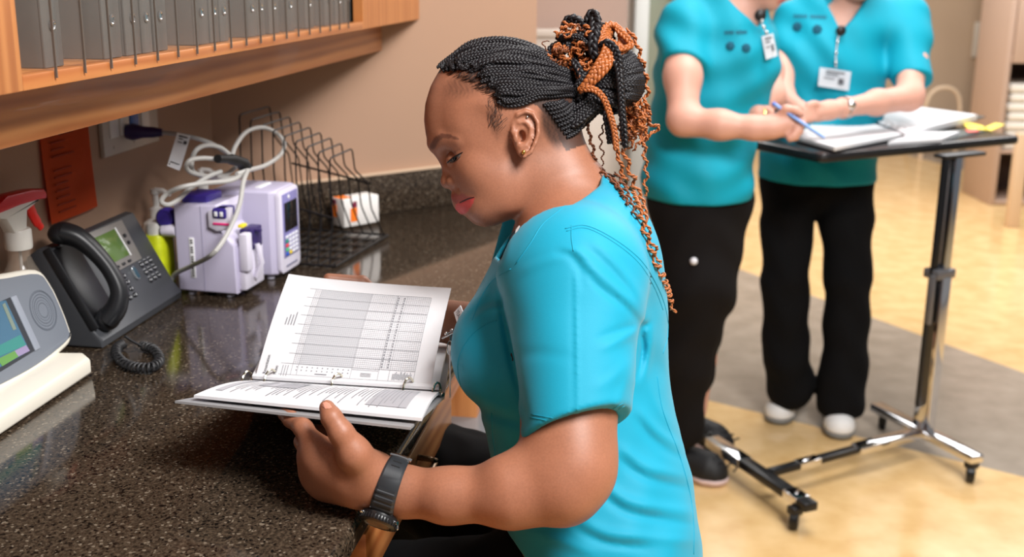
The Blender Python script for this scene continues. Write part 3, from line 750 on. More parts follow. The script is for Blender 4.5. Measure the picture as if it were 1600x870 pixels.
s_ = sp_('screen', ((6, 470), (43, 549), (0, 573), (-62, 600), (-90, 522), (-10, 473)), (70, 104, 128), .0036)
for nm, qs, c in (('teal_bar', ((28, 524), (37, 540), (0, 556), (-40, 575), (-50, 560), (0, 538)), (62, 128, 122)),
                  ('violet_tile', ((37, 540), (43, 549), (25, 558), (19, 549)), (140, 128, 160)), ('green_tile', ((19, 549), (25, 558), (0, 573), (-8, 562)), (96, 140, 76)),
                  ('scale', ((4, 474), (22, 515), (17, 517), (0, 477)), (120, 132, 120))):
    m = MB(); m.M = MP; m.prism([onpanel(*q) for q in qs], .0034, .0042); m.build(nm, mat('lcd2_' + nm, c, rough=.25, emit=.10), s_)
# round speaker grille of small ridges
c0 = Vector((*onpanel(66, 485), 0)); r0 = (Vector((*onpanel(86, 485), 0)) - c0).length * 1.0
m = MB(); m.M = MP
m.lathe([(r0, .0012), (r0, .0024), (r0 * .96, .0026), (r0 * .96, .0018)], 40, T(c0.x, c0.y, 0), cap=False)
for k in range(60):
    a = 2 * math.pi * k / 60
    for q in range(3 if k % 2 else 5):
        rr = r0 * (.92 - .14 * q); m.ball((c0.x + rr * math.cos(a), c0.y + rr * math.sin(a), .0018), (.0011, .0011, .0008), u=6, v=4)
m.build('speaker_grille', mat('grille_grey', (92, 98, 108), rough=.5), o)
# ---------------- bodies and clothes: smooth implicit volumes polygonised ----------------
def _n(v): return np.array(v, float)
class Sdf:
    """list of soft-joined primitives; each has a bounding ball so that only the near ones are evaluated"""
    def __init__(s): s.p = []
    def _add(s, fn, c, r, k, op):
        s.p.append((fn, _n(c), r, k, op)); return s
    def ell(s, c, r, k=.02, op='+', R=None):
        c = _n(c); r = _n(r if np.ndim(r) else [r] * 3); Rm = np.array(R.to_3x3()).T if R is not None else None
        def fn(P):
            q = P - c
            if Rm is not None: q = q @ Rm.T
            k0 = np.linalg.norm(q / r, axis=1); k1 = np.linalg.norm(q / (r * r), axis=1)
            return k0 * (k0 - 1) / np.maximum(k1, 1e-9)
        return s._add(fn, c, r.max(), k, op)
    def cap(s, a, b, ra, rb=None, k=.02, op='+', flat=None):
        """tapered capsule; flat=(dir, factor) squashes it along dir"""
        a = _n(a); b = _n(b); rb = ra if rb is None else rb; ab = b - a; L2 = max(ab @ ab, 1e-12)
        if flat: fd = _n(flat[0]); fd = fd / np.linalg.norm(fd); ff = flat[1]
        def fn(P):
            q = P - a; t = np.clip(q @ ab / L2, 0, 1); w = q - t[:, None] * ab; rr = ra + (rb - ra) * t
            if flat:
                h = w @ fd; w = w + np.outer(h * (1 / ff - 1), fd); d = np.linalg.norm(w, axis=1) - rr
                return d * min(1, max(.5, ff))
            return np.linalg.norm(w, axis=1) - rr
        return s._add(fn, (a + b) / 2, np.linalg.norm(ab) / 2 + max(ra, rb) * 1.05, k, op)
    def slab(s, M, poly, half, rnd, k=.02, op='+'):
        """polygon (x, y) in frame M, half thickness along z, rounded"""
        Mi = np.array(M.inverted()); poly = _n(poly); n = len(poly)
        def fn(P):
            q = P @ Mi[:3, :3].T + Mi[:3, 3]; x = q[:, :2]
            d = np.full(len(x), 1e9); sgn = np.ones(len(x))
            for i in range(n):
                vi = poly[i]; vj = poly[i - 1]; e = vj - vi; w = x - vi
                b = w - e * np.clip((w @ e) / (e @ e), 0, 1)[:, None]
                d = np.minimum(d, (b * b).sum(1))
                c1 = x[:, 1] >= vi[1]; c2 = x[:, 1] < vj[1]; c3 = e[0] * w[:, 1] > e[1] * w[:, 0]
                fl_ = (c1 & c2 & c3) | (~c1 & ~c2 & ~c3); sgn[fl_] *= -1
            d2_ = sgn * np.sqrt(d) + rnd; dz = np.abs(q[:, 2]) - (half - rnd)
            return np.minimum(np.maximum(d2_, dz), 0) + np.hypot(np.maximum(d2_, 0), np.maximum(dz, 0)) - rnd
        cc = poly.mean(0); r = np.sqrt(((poly - cc) ** 2).sum(1).max() + half * half)
        return s._add(fn, M @ Vector((cc[0], cc[1], 0)), r, k, op)
    def fun(s, fn, c, r, k, op): return s._add(fn, c, r, k, op)
    def eval(s, P, c=None, R=None):
        prs = s.p
        if c is not None:
            dc = [np.linalg.norm(c - p[1]) - p[2] for p in prs]; m = min([d for d, p in zip(dc, prs) if p[4] == '+'] + [9])
            # a ball bound is loose, so keep whatever might reach this block
            prs = [p for d, p in zip(dc, prs) if d < R + p[3] + .012]
        d = np.full(len(P), .5)
        for fn, _, _, k, op in prs:
            e = fn(P)
            if op == '+':
                h = np.maximum(k - np.abs(d - e), 0) / k; d = np.minimum(d, e) - h * h * k * .25
            elif op == '-':
                e = -e; h = np.maximum(k - np.abs(d - e), 0) / k; d = np.maximum(d, e) + h * h * k * .25
            elif op == '&':
                h = np.maximum(k - np.abs(d - e), 0) / k; d = np.maximum(d, e) + h * h * k * .25
            elif op == 'd': d = d + e          # displacement
        return d
def polygonise(S, lo, hi, h, nb=24):
    lo = _n(lo); hi = _n(hi); dim = np.ceil((hi - lo) / h).astype(int) + 2; nbk = -(-dim // nb)
    G = dim + 3; sx, sy = int(G[1] * G[2]), int(G[2])
    cells, pos, quads = [], [], []
    for bi in range(nbk[0]):
        for bj in range(nbk[1]):
            for bk in range(nbk[2]):
                o = np.array([bi, bj, bk]) * nb; c = lo + (o + nb / 2) * h; R = nb * h * .9
                if not any(np.linalg.norm(c - p[1]) - p[2] < R + .015 for p in S.p if p[4] == '+'): continue
                dc = S.eval(c[None], c, R)[0]
                if abs(dc) > R * 1.6: continue
                ax = np.arange(nb + 1); I, J, K = np.meshgrid(ax, ax, ax, indexing='ij')
                P = lo + (np.stack([I, J, K], -1).reshape(-1, 3) + o) * h
                V = S.eval(P, c, R).reshape(nb + 1, nb + 1, nb + 1)
                sg = V < 0
                if sg.all() or not sg.any(): continue
                # active cells
                n0 = np.zeros((nb, nb, nb), int)
                for a in (0, 1):
                    for b in (0, 1):
                        for d in (0, 1): n0 += sg[a:nb + a, b:nb + b, d:nb + d]
                act = (n0 > 0) & (n0 < 8); ci = np.argwhere(act)
                if not len(ci): continue
                sm = np.zeros((len(ci), 3)); ct = np.zeros(len(ci))
                for axn in range(3):
                    for a in (0, 1):
                        for b in (0, 1):
                            off = [a, b]; off.insert(axn, 0); o0 = np.array(off); o1 = o0.copy(); o1[axn] = 1
                            p0 = ci + o0; p1 = ci + o1
                            v0 = V[p0[:, 0], p0[:, 1], p0[:, 2]]; v1 = V[p1[:, 0], p1[:, 1], p1[:, 2]]
                            m = (v0 < 0) != (v1 < 0); t = np.where(m, v0 / np.where(m, v0 - v1, 1), 0)
                            pt = p0.astype(float); pt[:, axn] += t
                            sm[m] += pt[m]; ct[m] += 1
                gi = ci + o
                cells.append(gi[:, 0] * sx + gi[:, 1] * sy + gi[:, 2]); pos.append(lo + (sm / ct[:, None] + o) * h)
                for axn in range(3):
                    s0 = sg[:nb, :nb, :nb]; s1 = [sg[1:, :nb, :nb], sg[:nb, 1:, :nb], sg[:nb, :nb, 1:]][axn]
                    e = np.argwhere(s0 != s1)
                    if not len(e): continue
                    inside = s0[e[:, 0], e[:, 1], e[:, 2]]; g = e + o
                    u, v = [(1, 2), (2, 0), (0, 1)][axn]; du = np.zeros(3, int); dv = np.zeros(3, int); du[u] = 1; dv[v] = 1
                    q = np.stack([g - du - dv, g - dv, g, g - du], 1)
                    q = np.where(inside[:, None, None], q, q[:, ::-1])
                    quads.append(q[..., 0] * sx + q[..., 1] * sy + q[..., 2])
    cells = np.concatenate(cells); pos = np.concatenate(pos); quads = np.concatenate(quads)
    od = np.argsort(cells); cells = cells[od]; pos = pos[od]
    ix = np.searchsorted(cells, quads); ix = np.minimum(ix, len(cells) - 1)
    ok = (cells[ix] == quads).all(1)
    return pos, ix[ok]
def sdf_mesh(name, S, lo, hi, h, colour=None, relax=1, nb=24):
    pos, q = polygonise(S, lo, hi, h, nb)
    for _ in range(relax):                     # light smoothing towards edge neighbours
        acc = np.zeros_like(pos); cnt = np.zeros(len(pos))
        for a, b in ((0, 1), (1, 2), (2, 3), (3, 0)):
            np.add.at(acc, q[:, a], pos[q[:, b]]); np.add.at(cnt, q[:, a], 1)
            np.add.at(acc, q[:, b], pos[q[:, a]]); np.add.at(cnt, q[:, b], 1)
        pos = pos * .5 + .5 * acc / np.maximum(cnt, 1)[:, None]
    me = bpy.data.meshes.new(name); n = len(pos); f = len(q)
    me.vertices.add(n); me.vertices.foreach_set('co', pos.astype(np.float32).ravel())
    me.loops.add(4 * f); me.loops.foreach_set('vertex_index', q.astype(np.int32).ravel())
    me.polygons.add(f); me.polygons.foreach_set('loop_start', np.arange(0, 4 * f, 4, dtype=np.int32))
    me.polygons.foreach_set('loop_total', np.full(f, 4, dtype=np.int32))
    me.update(calc_edges=True); me.validate()
    if colour is not None:
        ca = me.color_attributes.new('Col', 'FLOAT_COLOR', 'POINT')
        cc = np.ones((n, 4), np.float32); cc[:, :3] = colour(pos); ca.data.foreach_set('color', cc.ravel())
    return me, pos, q
def smooth01(x, a, b):
    t = np.clip((x - a) / (b - a), 0, 1); return t * t * (3 - 2 * t)
# ---------------- the seated woman ----------------
CX, CY, CZ = _w(1, 0, 0), _w(0, 1, 0), _w(0, 0, 1)           # photo-aligned right, down, away
HD = 1.50; HO = ond(780, 210, HD); HS = HD / F
# head frame: units of 1/1200 m, turned a few degrees towards the lens
HR = Matrix(((CX.x, CY.x, CZ.x, HO.x), (CX.y, CY.y, CZ.y, HO.y), (CX.z, CY.z, CZ.z, HO.z), (0, 0, 0, 1)))
def hp(x, y, z=0):                      # nearer points are drawn larger by the lens: undo that, alike on both sides
    k = 1 - min(abs(z) * HS / HD, .2)
    return HR @ Vector((((x - 800) * k + 20) * HS, ((y - 435) * k + 225) * HS, z * HS))
HRi = np.array(HR.inverted())
def hloc(P):
    q = P @ HRi[:3, :3].T + HRi[:3, 3]; return q[:, 0] / HS + 780, q[:, 1] / HS + 210, q[:, 2] / HS
def loft(rows, e=2.0, M=None, scale=None):
    """rows: (y, x_front, x_back, half_width, z_shift) in head-plane pixels"""
    R_ = np.array(rows, float)
    def fn(P):
        x, y, z = hloc(P)
        ys = R_[:, 0]; yc = np.clip(y, ys[0], ys[-1])
        # smooth (catmull-like) interpolation through linear + smoothing table
        xf = np.interp(yc, TY, TX[0]) if False else np.interp(yc, tab[0], tab[1]); xb = np.interp(yc, tab[0], tab[2]); w = np.interp(yc, tab[0], tab[3]); zs = np.interp(yc, tab[0], tab[4])
        a = np.maximum((xb - xf) / 2, 1); c = (xf + xb) / 2; w = np.maximum(w, 1)
        q = (np.abs((x - c) / a) ** e + np.abs((z - zs) / w) ** e) ** (1 / e)
        d = (q - 1) * np.minimum(a, w) 
        dy = np.maximum(ys[0] - y, y - ys[-1])
        return np.where(dy > 0, np.maximum(d, 0) + dy, d) * HS * .85
    sp = np.array(spline([tuple(r) for r in R_], 10)); o_ = np.argsort(sp[:, 0]); tab = sp[o_].T
    return fn
W = Sdf()
def hell(x, y, z, rx, ry, rz, rot=0, k=14, op='+'):          # ellipsoid in head pixels, rot = degrees in the picture plane
    R = HR.to_3x3().to_4x4() @ Matrix.Rotation(math.radians(rot), 4, 'Z')
    W.ell(hp(x, y, z), (rx * HS, ry * HS, rz * HS), k * HS, op, R=R)
def hcap(a, b, ra, rb, k=10, op='+', flat=None): W.cap(hp(*a), hp(*b), ra * HS, rb * HS, k * HS, op, flat)
def hslab(poly, half, rnd, k, op='+'):
    M = HR.copy(); M.translation = HO
    W.slab(M, [((x - 780) * HS, (y - 210) * HS) for x, y in poly], half * HS, rnd * HS, k * HS, op)
# skull and face masses
hell(797, 162, 0, 112, 92, 84, rot=12, k=20)
hell(758, 185, 0, 90, 88, 76, rot=20, k=20)                      # brow / forehead width
hell(768, 262, 0, 66, 84, 62, rot=-28, k=22)                     # face
hell(747, 264, -38, 28, 32, 22, rot=-25, k=14); hell(747, 264, 38, 28, 32, 22, rot=-25, k=14)     # cheeks
hell(790, 296, -36, 40, 34, 17, rot=-20, k=22); hell(790, 296, 36, 40, 34, 17, rot=-20, k=22)     # jaw corners
hell(762, 322, 0, 33, 27, 36, rot=-20, k=18)                     # chin mass
hell(826, 270, 0, 50, 60, 52, k=20)
# exact centre-line of the face: forehead to chin, with narrow nose and mouth ridges
hslab([(690, 112), (676, 138), (668, 165), (666, 190), (668, 212), (672, 227), (681, 240), (700, 262), (715, 285), (718, 300), (726, 322), (734, 338), (745, 347), (757, 351), (772, 347), (790, 335), (815, 320), (840, 200), (760, 110)], 40, 26, 16)
hslab([(673, 222), (677, 234), (687, 246), (692, 259), (691, 272), (690, 282), (692, 290), (699, 294), (707, 297), (722, 296), (740, 270), (720, 230), (690, 216)], 12, 8, 9)
hell(698, 284, 0, 9, 9, 12, k=6)                                # nose tip
hell(708, 283, -17, 11, 10, 9.5, rot=-20, k=3); hell(708, 283, 17, 11, 10, 9.5, rot=-20, k=3)             # alae
hell(703, 296, -6, 4, 2.5, 3, k=3, op='-'); hell(703, 296, 6, 4, 2.5, 3, k=3, op='-')
for s_ in (-1, 1): hcap((719, 276, 21 * s_), (722, 291, 26 * s_), 3.6, 2.2, k=4, op='-'); hcap((722, 292, 27 * s_), (742, 303, 40 * s_), 2, 1.5, k=9, op='-')
# mouth barrel and lips
hell(728, 312, 0, 22, 22, 27, rot=-25, k=10)
hslab([(712, 300), (706, 304), (707, 309), (713, 315), (719, 318), (730, 316), (730, 300)], 13, 4, 5)
hslab([(717, 318), (715, 323), (717, 330), (723, 334), (730, 333), (738, 326), (736, 316)], 12, 5, 5)
for s in (-1, 1):
    hcap((711, 309, 8 * s), (735, 310, 21 * s), 5, 2.6, k=4); hcap((721, 327, 8 * s), (736, 315, 21 * s), 5.5, 2.4, k=4)
    hcap((718, 318.5, 0), (738, 311, 23 * s), 1.6, 1.2, k=2.5, op='-')
    # eye socket, ball under the lids, brow ridge
    hell(697, 247, 34 * s, 15, 11, 14, rot=-20, k=12, op='-')
    hell(710, 249, 27 * s, 13, 12, 13, k=4)
    hcap((676, 226, 14 * s), (694, 213, 36 * s), 6, 6, k=12)
    hcap((694, 213, 36 * s), (716, 220, 52 * s), 6, 5, k=12)
    hcap((702, 256, 22 * s), (723, 244, 41 * s), 1.6, 1.4, k=2.5, op='-')
    hcap((699, 243, 22 * s), (722, 233, 42 * s), 1.2, 1.0, k=3, op='-')
    # temple hollow
    hell(738, 200, 86 * s, 26, 24, 9, k=16, op='-')
    # ear: a dished shell standing off the head
    zz = 68 * s
    hell(821, 207, zz + 4 * s, 20, 34, 9, rot=6, k=5)
    hell(818, 236, zz + 6 * s, 10, 11, 6, k=5)
    hell(819, 205, zz + 17 * s, 13, 24, 9, rot=6, k=3, op='-')
    pts = [(806, 222), (801, 206), (802, 190), (809, 179), (821, 174), (833, 178), (840, 191), (841, 208), (836, 224), (829, 238), (819, 245)]
    for n_, (a, b) in enumerate(zip(pts, pts[1:])): hcap((a[0], a[1], zz + (8 if n_ < 3 else 14) * s), (b[0], b[1], zz + (8 if n_ < 2 else 14) * s), 3.3, 3.3, k=2)
    pts = [(811, 192), (821, 190), (829, 199), (829, 214), (822, 227), (813, 229)]
    for a, b in zip(pts, pts[1:]): hcap((a[0], a[1], zz + 10 * s), (b[0], b[1], zz + 10 * s), 3.0, 3.0, k=2.5)
    hell(806, 215, zz + 11 * s, 4.5, 8, 4.5, k=4)
    hell(815, 213, zz + 6 * s, 5.5, 9, 10, k=3, op='-')
# neck and trunk
B = lambda x, y, d: ond(x, y, d)
W.cap(hp(846, 235), hp(884, 335), 50 * HS, 56 * HS, 22 * HS)
W.cap(hp(846, 318), hp(858, 380), 30 * HS, 40 * HS, 18 * HS)
W.cap(hp(868, 215), hp(915, 320), 36 * HS, 46 * HS, 26 * HS)
TR = [(262, 880, 936, 22, 0), (280, 862, 948, 46, 0), (300, 846, 962, 66, 0), (325, 824, 980, 96, 0), (345, 808, 992, 126, 0), (380, 784, 1006, 166, 0), (430, 758, 1020, 178, 0), (480, 733, 1030, 178, 0), (520, 718, 1034, 176, 0), (560, 716, 1038, 176, 0),
      (600, 728, 1044, 174, 0), (640, 748, 1052, 174, 0), (680, 760, 1062, 176, 0), (740, 774, 1076, 186, 0), (820, 790, 1088, 205, 0), (900, 806, 1090, 212, 0), (960, 830, 1070, 190, 0)]
W.fun(loft([(y, a + 12, b - 16, w - 16, z) for y, a, b, w, z in TR], 2.3), hp(920, 640), 400 * HS, 30 * HS, '+')
# arms (near one first)
SL, EL, WL = B(905, 425, 1.350), B(884, 728, 1.275), B(608, 757, 1.300)
SRr, ER, WR = B(874, 335, 1.665), B(800, 525, 1.72), B(655, 492, 1.735)
W.cap(SL, EL, .058, .0465, .03)
W.cap(B(890, 550, 1.32), B(888, 680, 1.285), .050, .044, .03)
mid = B(800, 770, 1.27)
W.cap(B(896, 736, 1.272), B(880, 754, 1.270), .0425, .0415, .03)
W.cap(B(873, 758, 1.27), mid, .0415, .0360, .02); W.cap(mid, B(700, 774, 1.282), .0360, .0280, .02); W.cap(B(700, 774, 1.282), B(625, 768, 1.298), .0280, .0250, .02)
W.cap(B(845, 712, 1.262), B(790, 738, 1.258), .012, .010, .03)
W.cap(SRr, ER, .058, .046, .03); W.cap(ER, WR, .044, .028, .03)
# near (left) hand: back of the hand to us, thumb above, fingers under the binder
def hand_cap(a, b, ra, rb, k=.006): W.cap(B(*a), B(*b), ra, rb, k)
hand_cap((628, 767, 1.298), (585, 752, 1.300), .0265, .0275, .02)
for (mx_, my_, md_), r0_, r1_ in (((494, 700, 1.288), .021, .0145), ((489, 712, 1.302), .021, .0155), ((496, 733, 1.316), .021, .0150), ((512, 752, 1.330), .021, .0145)):
    hand_cap((583, 750, 1.300), (mx_, my_, md_), r0_, r1_, .018)
hand_cap((562, 738, 1.292), (502, 720, 1.292), .024, .020, .015)
hand_cap((545, 745, 1.300), (500, 742, 1.312), .024, .020, .02)
hand_cap((570, 760, 1.305), (515, 757, 1.325), .020, .017, .02)
# fingers: index reaches up-left under the cover
hand_cap((490, 694, 1.288), (473, 668, 1.300), .0122, .0108, .008); hand_cap((474, 668, 1.300), (455, 655, 1.322), .0106, .0096, .005); hand_cap((455, 655, 1.322), (444, 647, 1.342), .0094, .0078, .004)
hand_cap((486, 712, 1.302), (474, 690, 1.330), .0118, .0105, .010); hand_cap((474, 690, 1.330), (492, 676, 1.352), .0102, .0094, .004); hand_cap((492, 676, 1.352), (520, 674, 1.350), .0092, .0078, .004)
hand_cap((492, 736, 1.318), (478, 712, 1.352), .0115, .0100, .010); hand_cap((478, 712, 1.352), (496, 694, 1.380), .0098, .009, .004); hand_cap((496, 694, 1.38), (522, 690, 1.385), .0088, .0076, .004)
hand_cap((508, 754, 1.332), (492, 733, 1.368), .0105, .009, .010); hand_cap((492, 733, 1.368), (508, 714, 1.395), .0088, .008, .004); hand_cap((508, 714, 1.395), (528, 708, 1.40), .0078, .0068, .004)
# thumb
hand_cap((585, 745, 1.290), (553, 708, 1.262), .0225, .0180, .012); hand_cap((552, 707, 1.262), (533, 676, 1.252), .0175, .0135, .010); hand_cap((533, 676, 1.252), (518, 652, 1.252), .0128, .0112, .006)
hand_cap((518, 652, 1.252), (511, 637, 1.258), .0112, .0088, .005)
# far (right) hand behind the raised page, fingertips over its top edge
O = .045
hand_cap((655, 512, 1.69 + O), (622, 494, 1.675 + O), .027, .026, .02)
for k_, (a, b, c) in enumerate((((596, 470, 1.665), (566, 441, 1.655), (513, 435, 1.640)), ((594, 482, 1.675), (560, 458, 1.665), (528, 450, 1.650)), ((596, 496, 1.680), (564, 480, 1.672), (536, 474, 1.655)), ((600, 508, 1.680), (576, 502, 1.675), (552, 498, 1.660)))):
    hand_cap((630, 492, 1.685 + O), (a[0], a[1], a[2] + O), .020, .014, .014); hand_cap((a[0], a[1], a[2] + O), (b[0], b[1], b[2] + O), .0115, .0100, .006); hand_cap((b[0], b[1], b[2] + O), (c[0], c[1], c[2] + O), .0098, .0078, .004)
hand_cap((640, 500, 1.680 + O), (612, 505, 1.662 + O), .016, .012, .01); hand_cap((612, 505, 1.662 + O), (590, 520, 1.655 + O), .011, .0085, .004)
# hips, legs
HIPL, HIPR = B(945, 880, 1.45), B(925, 815, 1.63)
KL, KR = Vector((-.28, 1.38, .665)), Vector((-.22, 1.82, .70))
for h_, k_ in ((HIPL, KL), (HIPR, KR)):
    h2 = Vector((h_.x, h_.y, .67)); W.cap(h2, k_, .080, .058, .03)
    f_ = k_ + Vector((.08, 0, -.44)); W.cap(k_, f_, .058, .036, .02); W.cap(f_, f_ + Vector((-.14, 0, -.06)), .036, .026, .02)
skin_c = np.array(lin((150, 99, 75))); lip_c = np.array(lin((186, 84, 84))); dark_c = np.array(lin((52, 34, 28))); nail_c = np.array(lin((206, 150, 128)))
def cap_d(P, a, b):
    a = _n(a); b = _n(b); ab = b - a; q = P - a; t = np.clip(q @ ab / (ab @ ab), 0, 1); return np.linalg.norm(q - t[:, None] * ab, axis=1)
def inpoly(x, y, poly):
    r = np.zeros(len(x), bool); n = len(poly)
    for i in range(n):
        x1, y1 = poly[i]; x2, y2 = poly[i - 1]
        c = ((y1 > y) != (y2 > y)); xx = (x2 - x1) * (y - y1) / (y2 - y1 if y2 != y1 else 1e-9) + x1; r ^= c & (x < xx)
    return r
def skin_colour(P):
    C = np.tile(skin_c, (len(P), 1)); x, y, z = hloc(P)
    kk = 1 - np.minimum(np.abs(z) * HS / HD, .2); x = 800 + (x - 800) / kk; y = 435 + (y - 435) / kk
    def blend(m, c):
        C[:] = C * (1 - m[:, None]) + np.array(c) * m[:, None]
    hd = (x < 880) & (y < 360) & (np.abs(z) < 110)
    # lips, true colour of the thing
    up = inpoly(x, y, [(703, 303), (712, 302.5), (724, 304), (740, 307.5), (728, 311.5), (718, 316), (712, 318), (703, 311)])
    lo = inpoly(x, y, [(717, 316.5), (728, 312), (740, 308), (742, 311), (738, 320), (729, 333), (720, 336), (711, 328), (712, 319)])
    blend((up & hd).astype(float) * .85, lin((140, 72, 70))); blend((lo & hd).astype(float) * .9, lin((196, 68, 70)))
    # eyebrow
    eb = [((676, 229), (682, 218)), ((682, 218), (691, 212)), ((691, 212), (703, 213)), ((703, 213), (715, 217))]
    m = np.zeros(len(P))
    for i, (a, b) in enumerate(eb):
        A = np.array(a, float); Bv = np.array(b, float); ab = Bv - A; q = np.stack([x, y], 1) - A; t = np.clip(q @ ab / (ab @ ab), 0, 1)
        d = np.linalg.norm(q - t[:, None] * ab, axis=1); m = np.maximum(m, 1 - smooth01(d, (3.4, 3.2, 2.4, 1.2)[i], (6, 5, 4, 3)[i]))
    blend(m * hd * .72, lin((70, 40, 34)))
    # upper lid crease: its shade is painted into the skin colour
    for a, b, w in (((699, 245), (718, 233), .6),):
        A = np.array(a, float); ab = np.array(b, float) - A; q = np.stack([x, y], 1) - A; t = np.clip(q @ ab / (ab @ ab), 0, 1)
        d = np.linalg.norm(q - t[:, None] * ab, axis=1); blend((1 - smooth01(d, w, w + 2)) * hd * .5, lin((90, 56, 44)))
    # short hair growing at the hairline, temple and nape
    rs = np.random.RandomState(2)
    def patch(poly, amt, soft=10):
        m = inpoly(x, y, poly).astype(float)
        return m * amt
    n1 = .5 + .5 * np.sin(x * .9 + 3 * np.sin(y * .21)) * np.sin(y * .35 + z * .3)
    sd = lambda cx, cy, rx, ry, rot: (lambda u, v: np.sqrt((u / rx) ** 2 + (v / ry) ** 2))((x - cx) * math.cos(rot) + (y - cy) * math.sin(rot), -(x - cx) * math.sin(rot) + (y - cy) * math.cos(rot))
    blend((1 - smooth01(sd(772, 190, 9, 30, -.2), .4, 1.3)) * hd * (.2 + .35 * n1), dark_c)      # sideburn
    blend((1 - smooth01(sd(735, 128, 48, 22, -.35), .4, 1.3)) * hd * (.25 + .4 * n1), dark_c)    # forehead hairline
    blend((1 - smooth01(sd(864, 194, 20, 44, -.28), .55, 1.15)) * (np.abs(z) < 80) * (.80 + .18 * n1), dark_c)
    sc = inpoly(x, y, [(684, 116), (700, 104), (745, 118), (790, 150), (840, 165), (862, 190), (884, 236), (930, 220), (930, 40), (700, 40)])
    blend(sc * .9 * (y < 245), dark_c)
    return C
skin = mat('skin_brown', (186, 118, 84), rough=.46, spec=.45, bump=.07, bscale=1100, sss=.04, attr='Col'); skin_shader(skin)
wo = thing('person', 'person in turquoise scrubs with braided updo, seated and reading an open binder', 'person', T(0.12, 1.42, 0))
import time as _t
_t0 = _t.time()
RES = 1.0
me, BP, BQ = sdf_mesh('body', W, (-.50, 1.00, .10), (.50, 2.0, 1.55), .002 * RES, skin_colour, relax=1)
me.materials.append(skin)
body = link('body', me, wo, world=True, smooth=180)
print('body verts', len(BP), 'time', round(_t.time() - _t0, 1))
def projpx(P):
    q = P - np.array([0, 0, HC]); cx = q @ _n(CX); cy = q @ _n(CY); cz = q @ _n(CZ)
    return 800 + F * cx / cz, 435 + F * cy / cz, cz
def bvh_of(o_pos, o_quads): return BVHTree.FromPolygons([tuple(p) for p in o_pos], [tuple(int(i) for i in f) for f in o_quads])
bvh_body = bvh_of(BP, BQ)
def hit(bv, px, py, lift=0.0, default=None):
    r = ray(px, py).normalized(); loc, nor, _, dist = bv.ray_cast(Vector((0, 0, HC)), r)
    if loc is None: return default
    return loc - r * lift if lift else loc
# ---------------- scrub top ----------------
S = Sdf()
S.fun(loft(TR, 2.25), hp(920, 640), 400 * HS, .02, '+')
# bust
S.ell(hp(764, 548, -72), (50 * HS, 66 * HS, 66 * HS), .035); S.ell(hp(764, 548, 78), (50 * HS, 66 * HS, 66 * HS), .035)
S.ell(hp(950, 450, 0), (72 * HS, 120 * HS, 150 * HS), .05)
def cone_cut(a, b, ra, rb, n):
    a = _n(a); b = _n(b); ab = b - a; n = _n(n); n = n / np.linalg.norm(n)
    def fn(P):
        q = P - a; t = np.clip(q @ ab / (ab @ ab), 0, 1.2); w = q - np.clip(t, 0, 1.2)[:, None] * ab; d = np.linalg.norm(w, axis=1) - (ra + (rb - ra) * np.minimum(t, 1.1))
        e = (P - b) @ n
        h = np.maximum(.004 - np.abs(d - e), 0) / .004
        return np.maximum(d, e) + h * h * .001
    return fn
sa_, sb_ = B(896, 440, 1.352), B(899, 668, 1.276)
sax = (sb_ - sa_).normalized()
S.fun(cone_cut(sa_, sb_, .0835, .0605, sax + CX * .30), (sa_ + sb_) / 2, .19, .014, '+')
S.cap(B(893, 428, 1.36), B(905, 400, 1.42), .068, .07, .05)
S.fun(cone_cut(SRr, SRr.lerp(ER, .62), .078, .066, (ER - SRr)), (SRr + ER) / 2, .2, .02, '+')
# hollow cuffs
S.cap(B(895, 730, 1.272), B(898, 676, 1.276), .0510, .0510, .003, '-')
# wrinkles: gentle warped folds
def folds(P):
    x, y, z = hloc(P)
    f = np.zeros(len(P))
    a = (x * .35 + y * .94); f += 1.5 * np.sin(a / 17 + 2.2 * np.sin(x / 61 + z / 50)) * smooth01(y, 640, 720) * smooth01(x, 850, 960) * .8
    a = (-x * .8 + y * .6); f += 1.5 * np.sin(a / 13 + 1.5 * np.sin(y / 45)) * (1 - smooth01(np.hypot((x - 985) / 75, (y - 545) / 60), .3, 1.2))
    a = (x * .2 + y); f += 1.1 * np.sin(a / 12 + 1.7 * np.sin(x / 37)) * (1 - smooth01(np.hypot((x - 790) / 60, (y - 670) / 60), .3, 1.1))
    a = (x * .75 + y * .65); f += 1.3 * np.sin(a / 15 + 1.3 * np.sin(y / 40)) * (1 - smooth01(np.hypot((x - 965) / 90, (y - 440) / 70), .2, 1.1)) * (z < 0)
    f += .55 * np.sin(x / 23 + np.sin(y / 31)) * np.sin(y / 29 + z / 33)
    return f * HS
S.fun(folds, hp(900, 600), 9, 1, 'd')
def folds2(lst, dmax):
    L_ = [(np.array(spline([(x, y, 0) for x, y in pts], 5))[:, :2], w, a / 1000) for pts, w, a in lst]
    def fn(P):
        x, y, d = projpx(P); f = np.zeros(len(P)); Q = np.stack([x, y], 1)
        for ln, w, a in L_:
            if not (((x > ln[:, 0].min() - 3 * w) & (x < ln[:, 0].max() + 3 * w) & (y > ln[:, 1].min() - 3 * w) & (y < ln[:, 1].max() + 3 * w)).any()): continue
            best = np.full(len(P), 1e9); tt = np.zeros(len(P)); n = len(ln) - 1
            for i in range(n):
                A, ab = ln[i], ln[i + 1] - ln[i]; q = Q - A; t = np.clip(q @ ab / (ab @ ab), 0, 1); e = np.linalg.norm(q - t[:, None] * ab, axis=1)
                m = e < best; best[m] = e[m]; tt[m] = (i + t[m]) / n
            f += -a * np.exp(-(best / w) ** 2) * np.sin(math.pi * (.06 + .88 * tt)) ** .7
        return f * (d < dmax)
    return fn
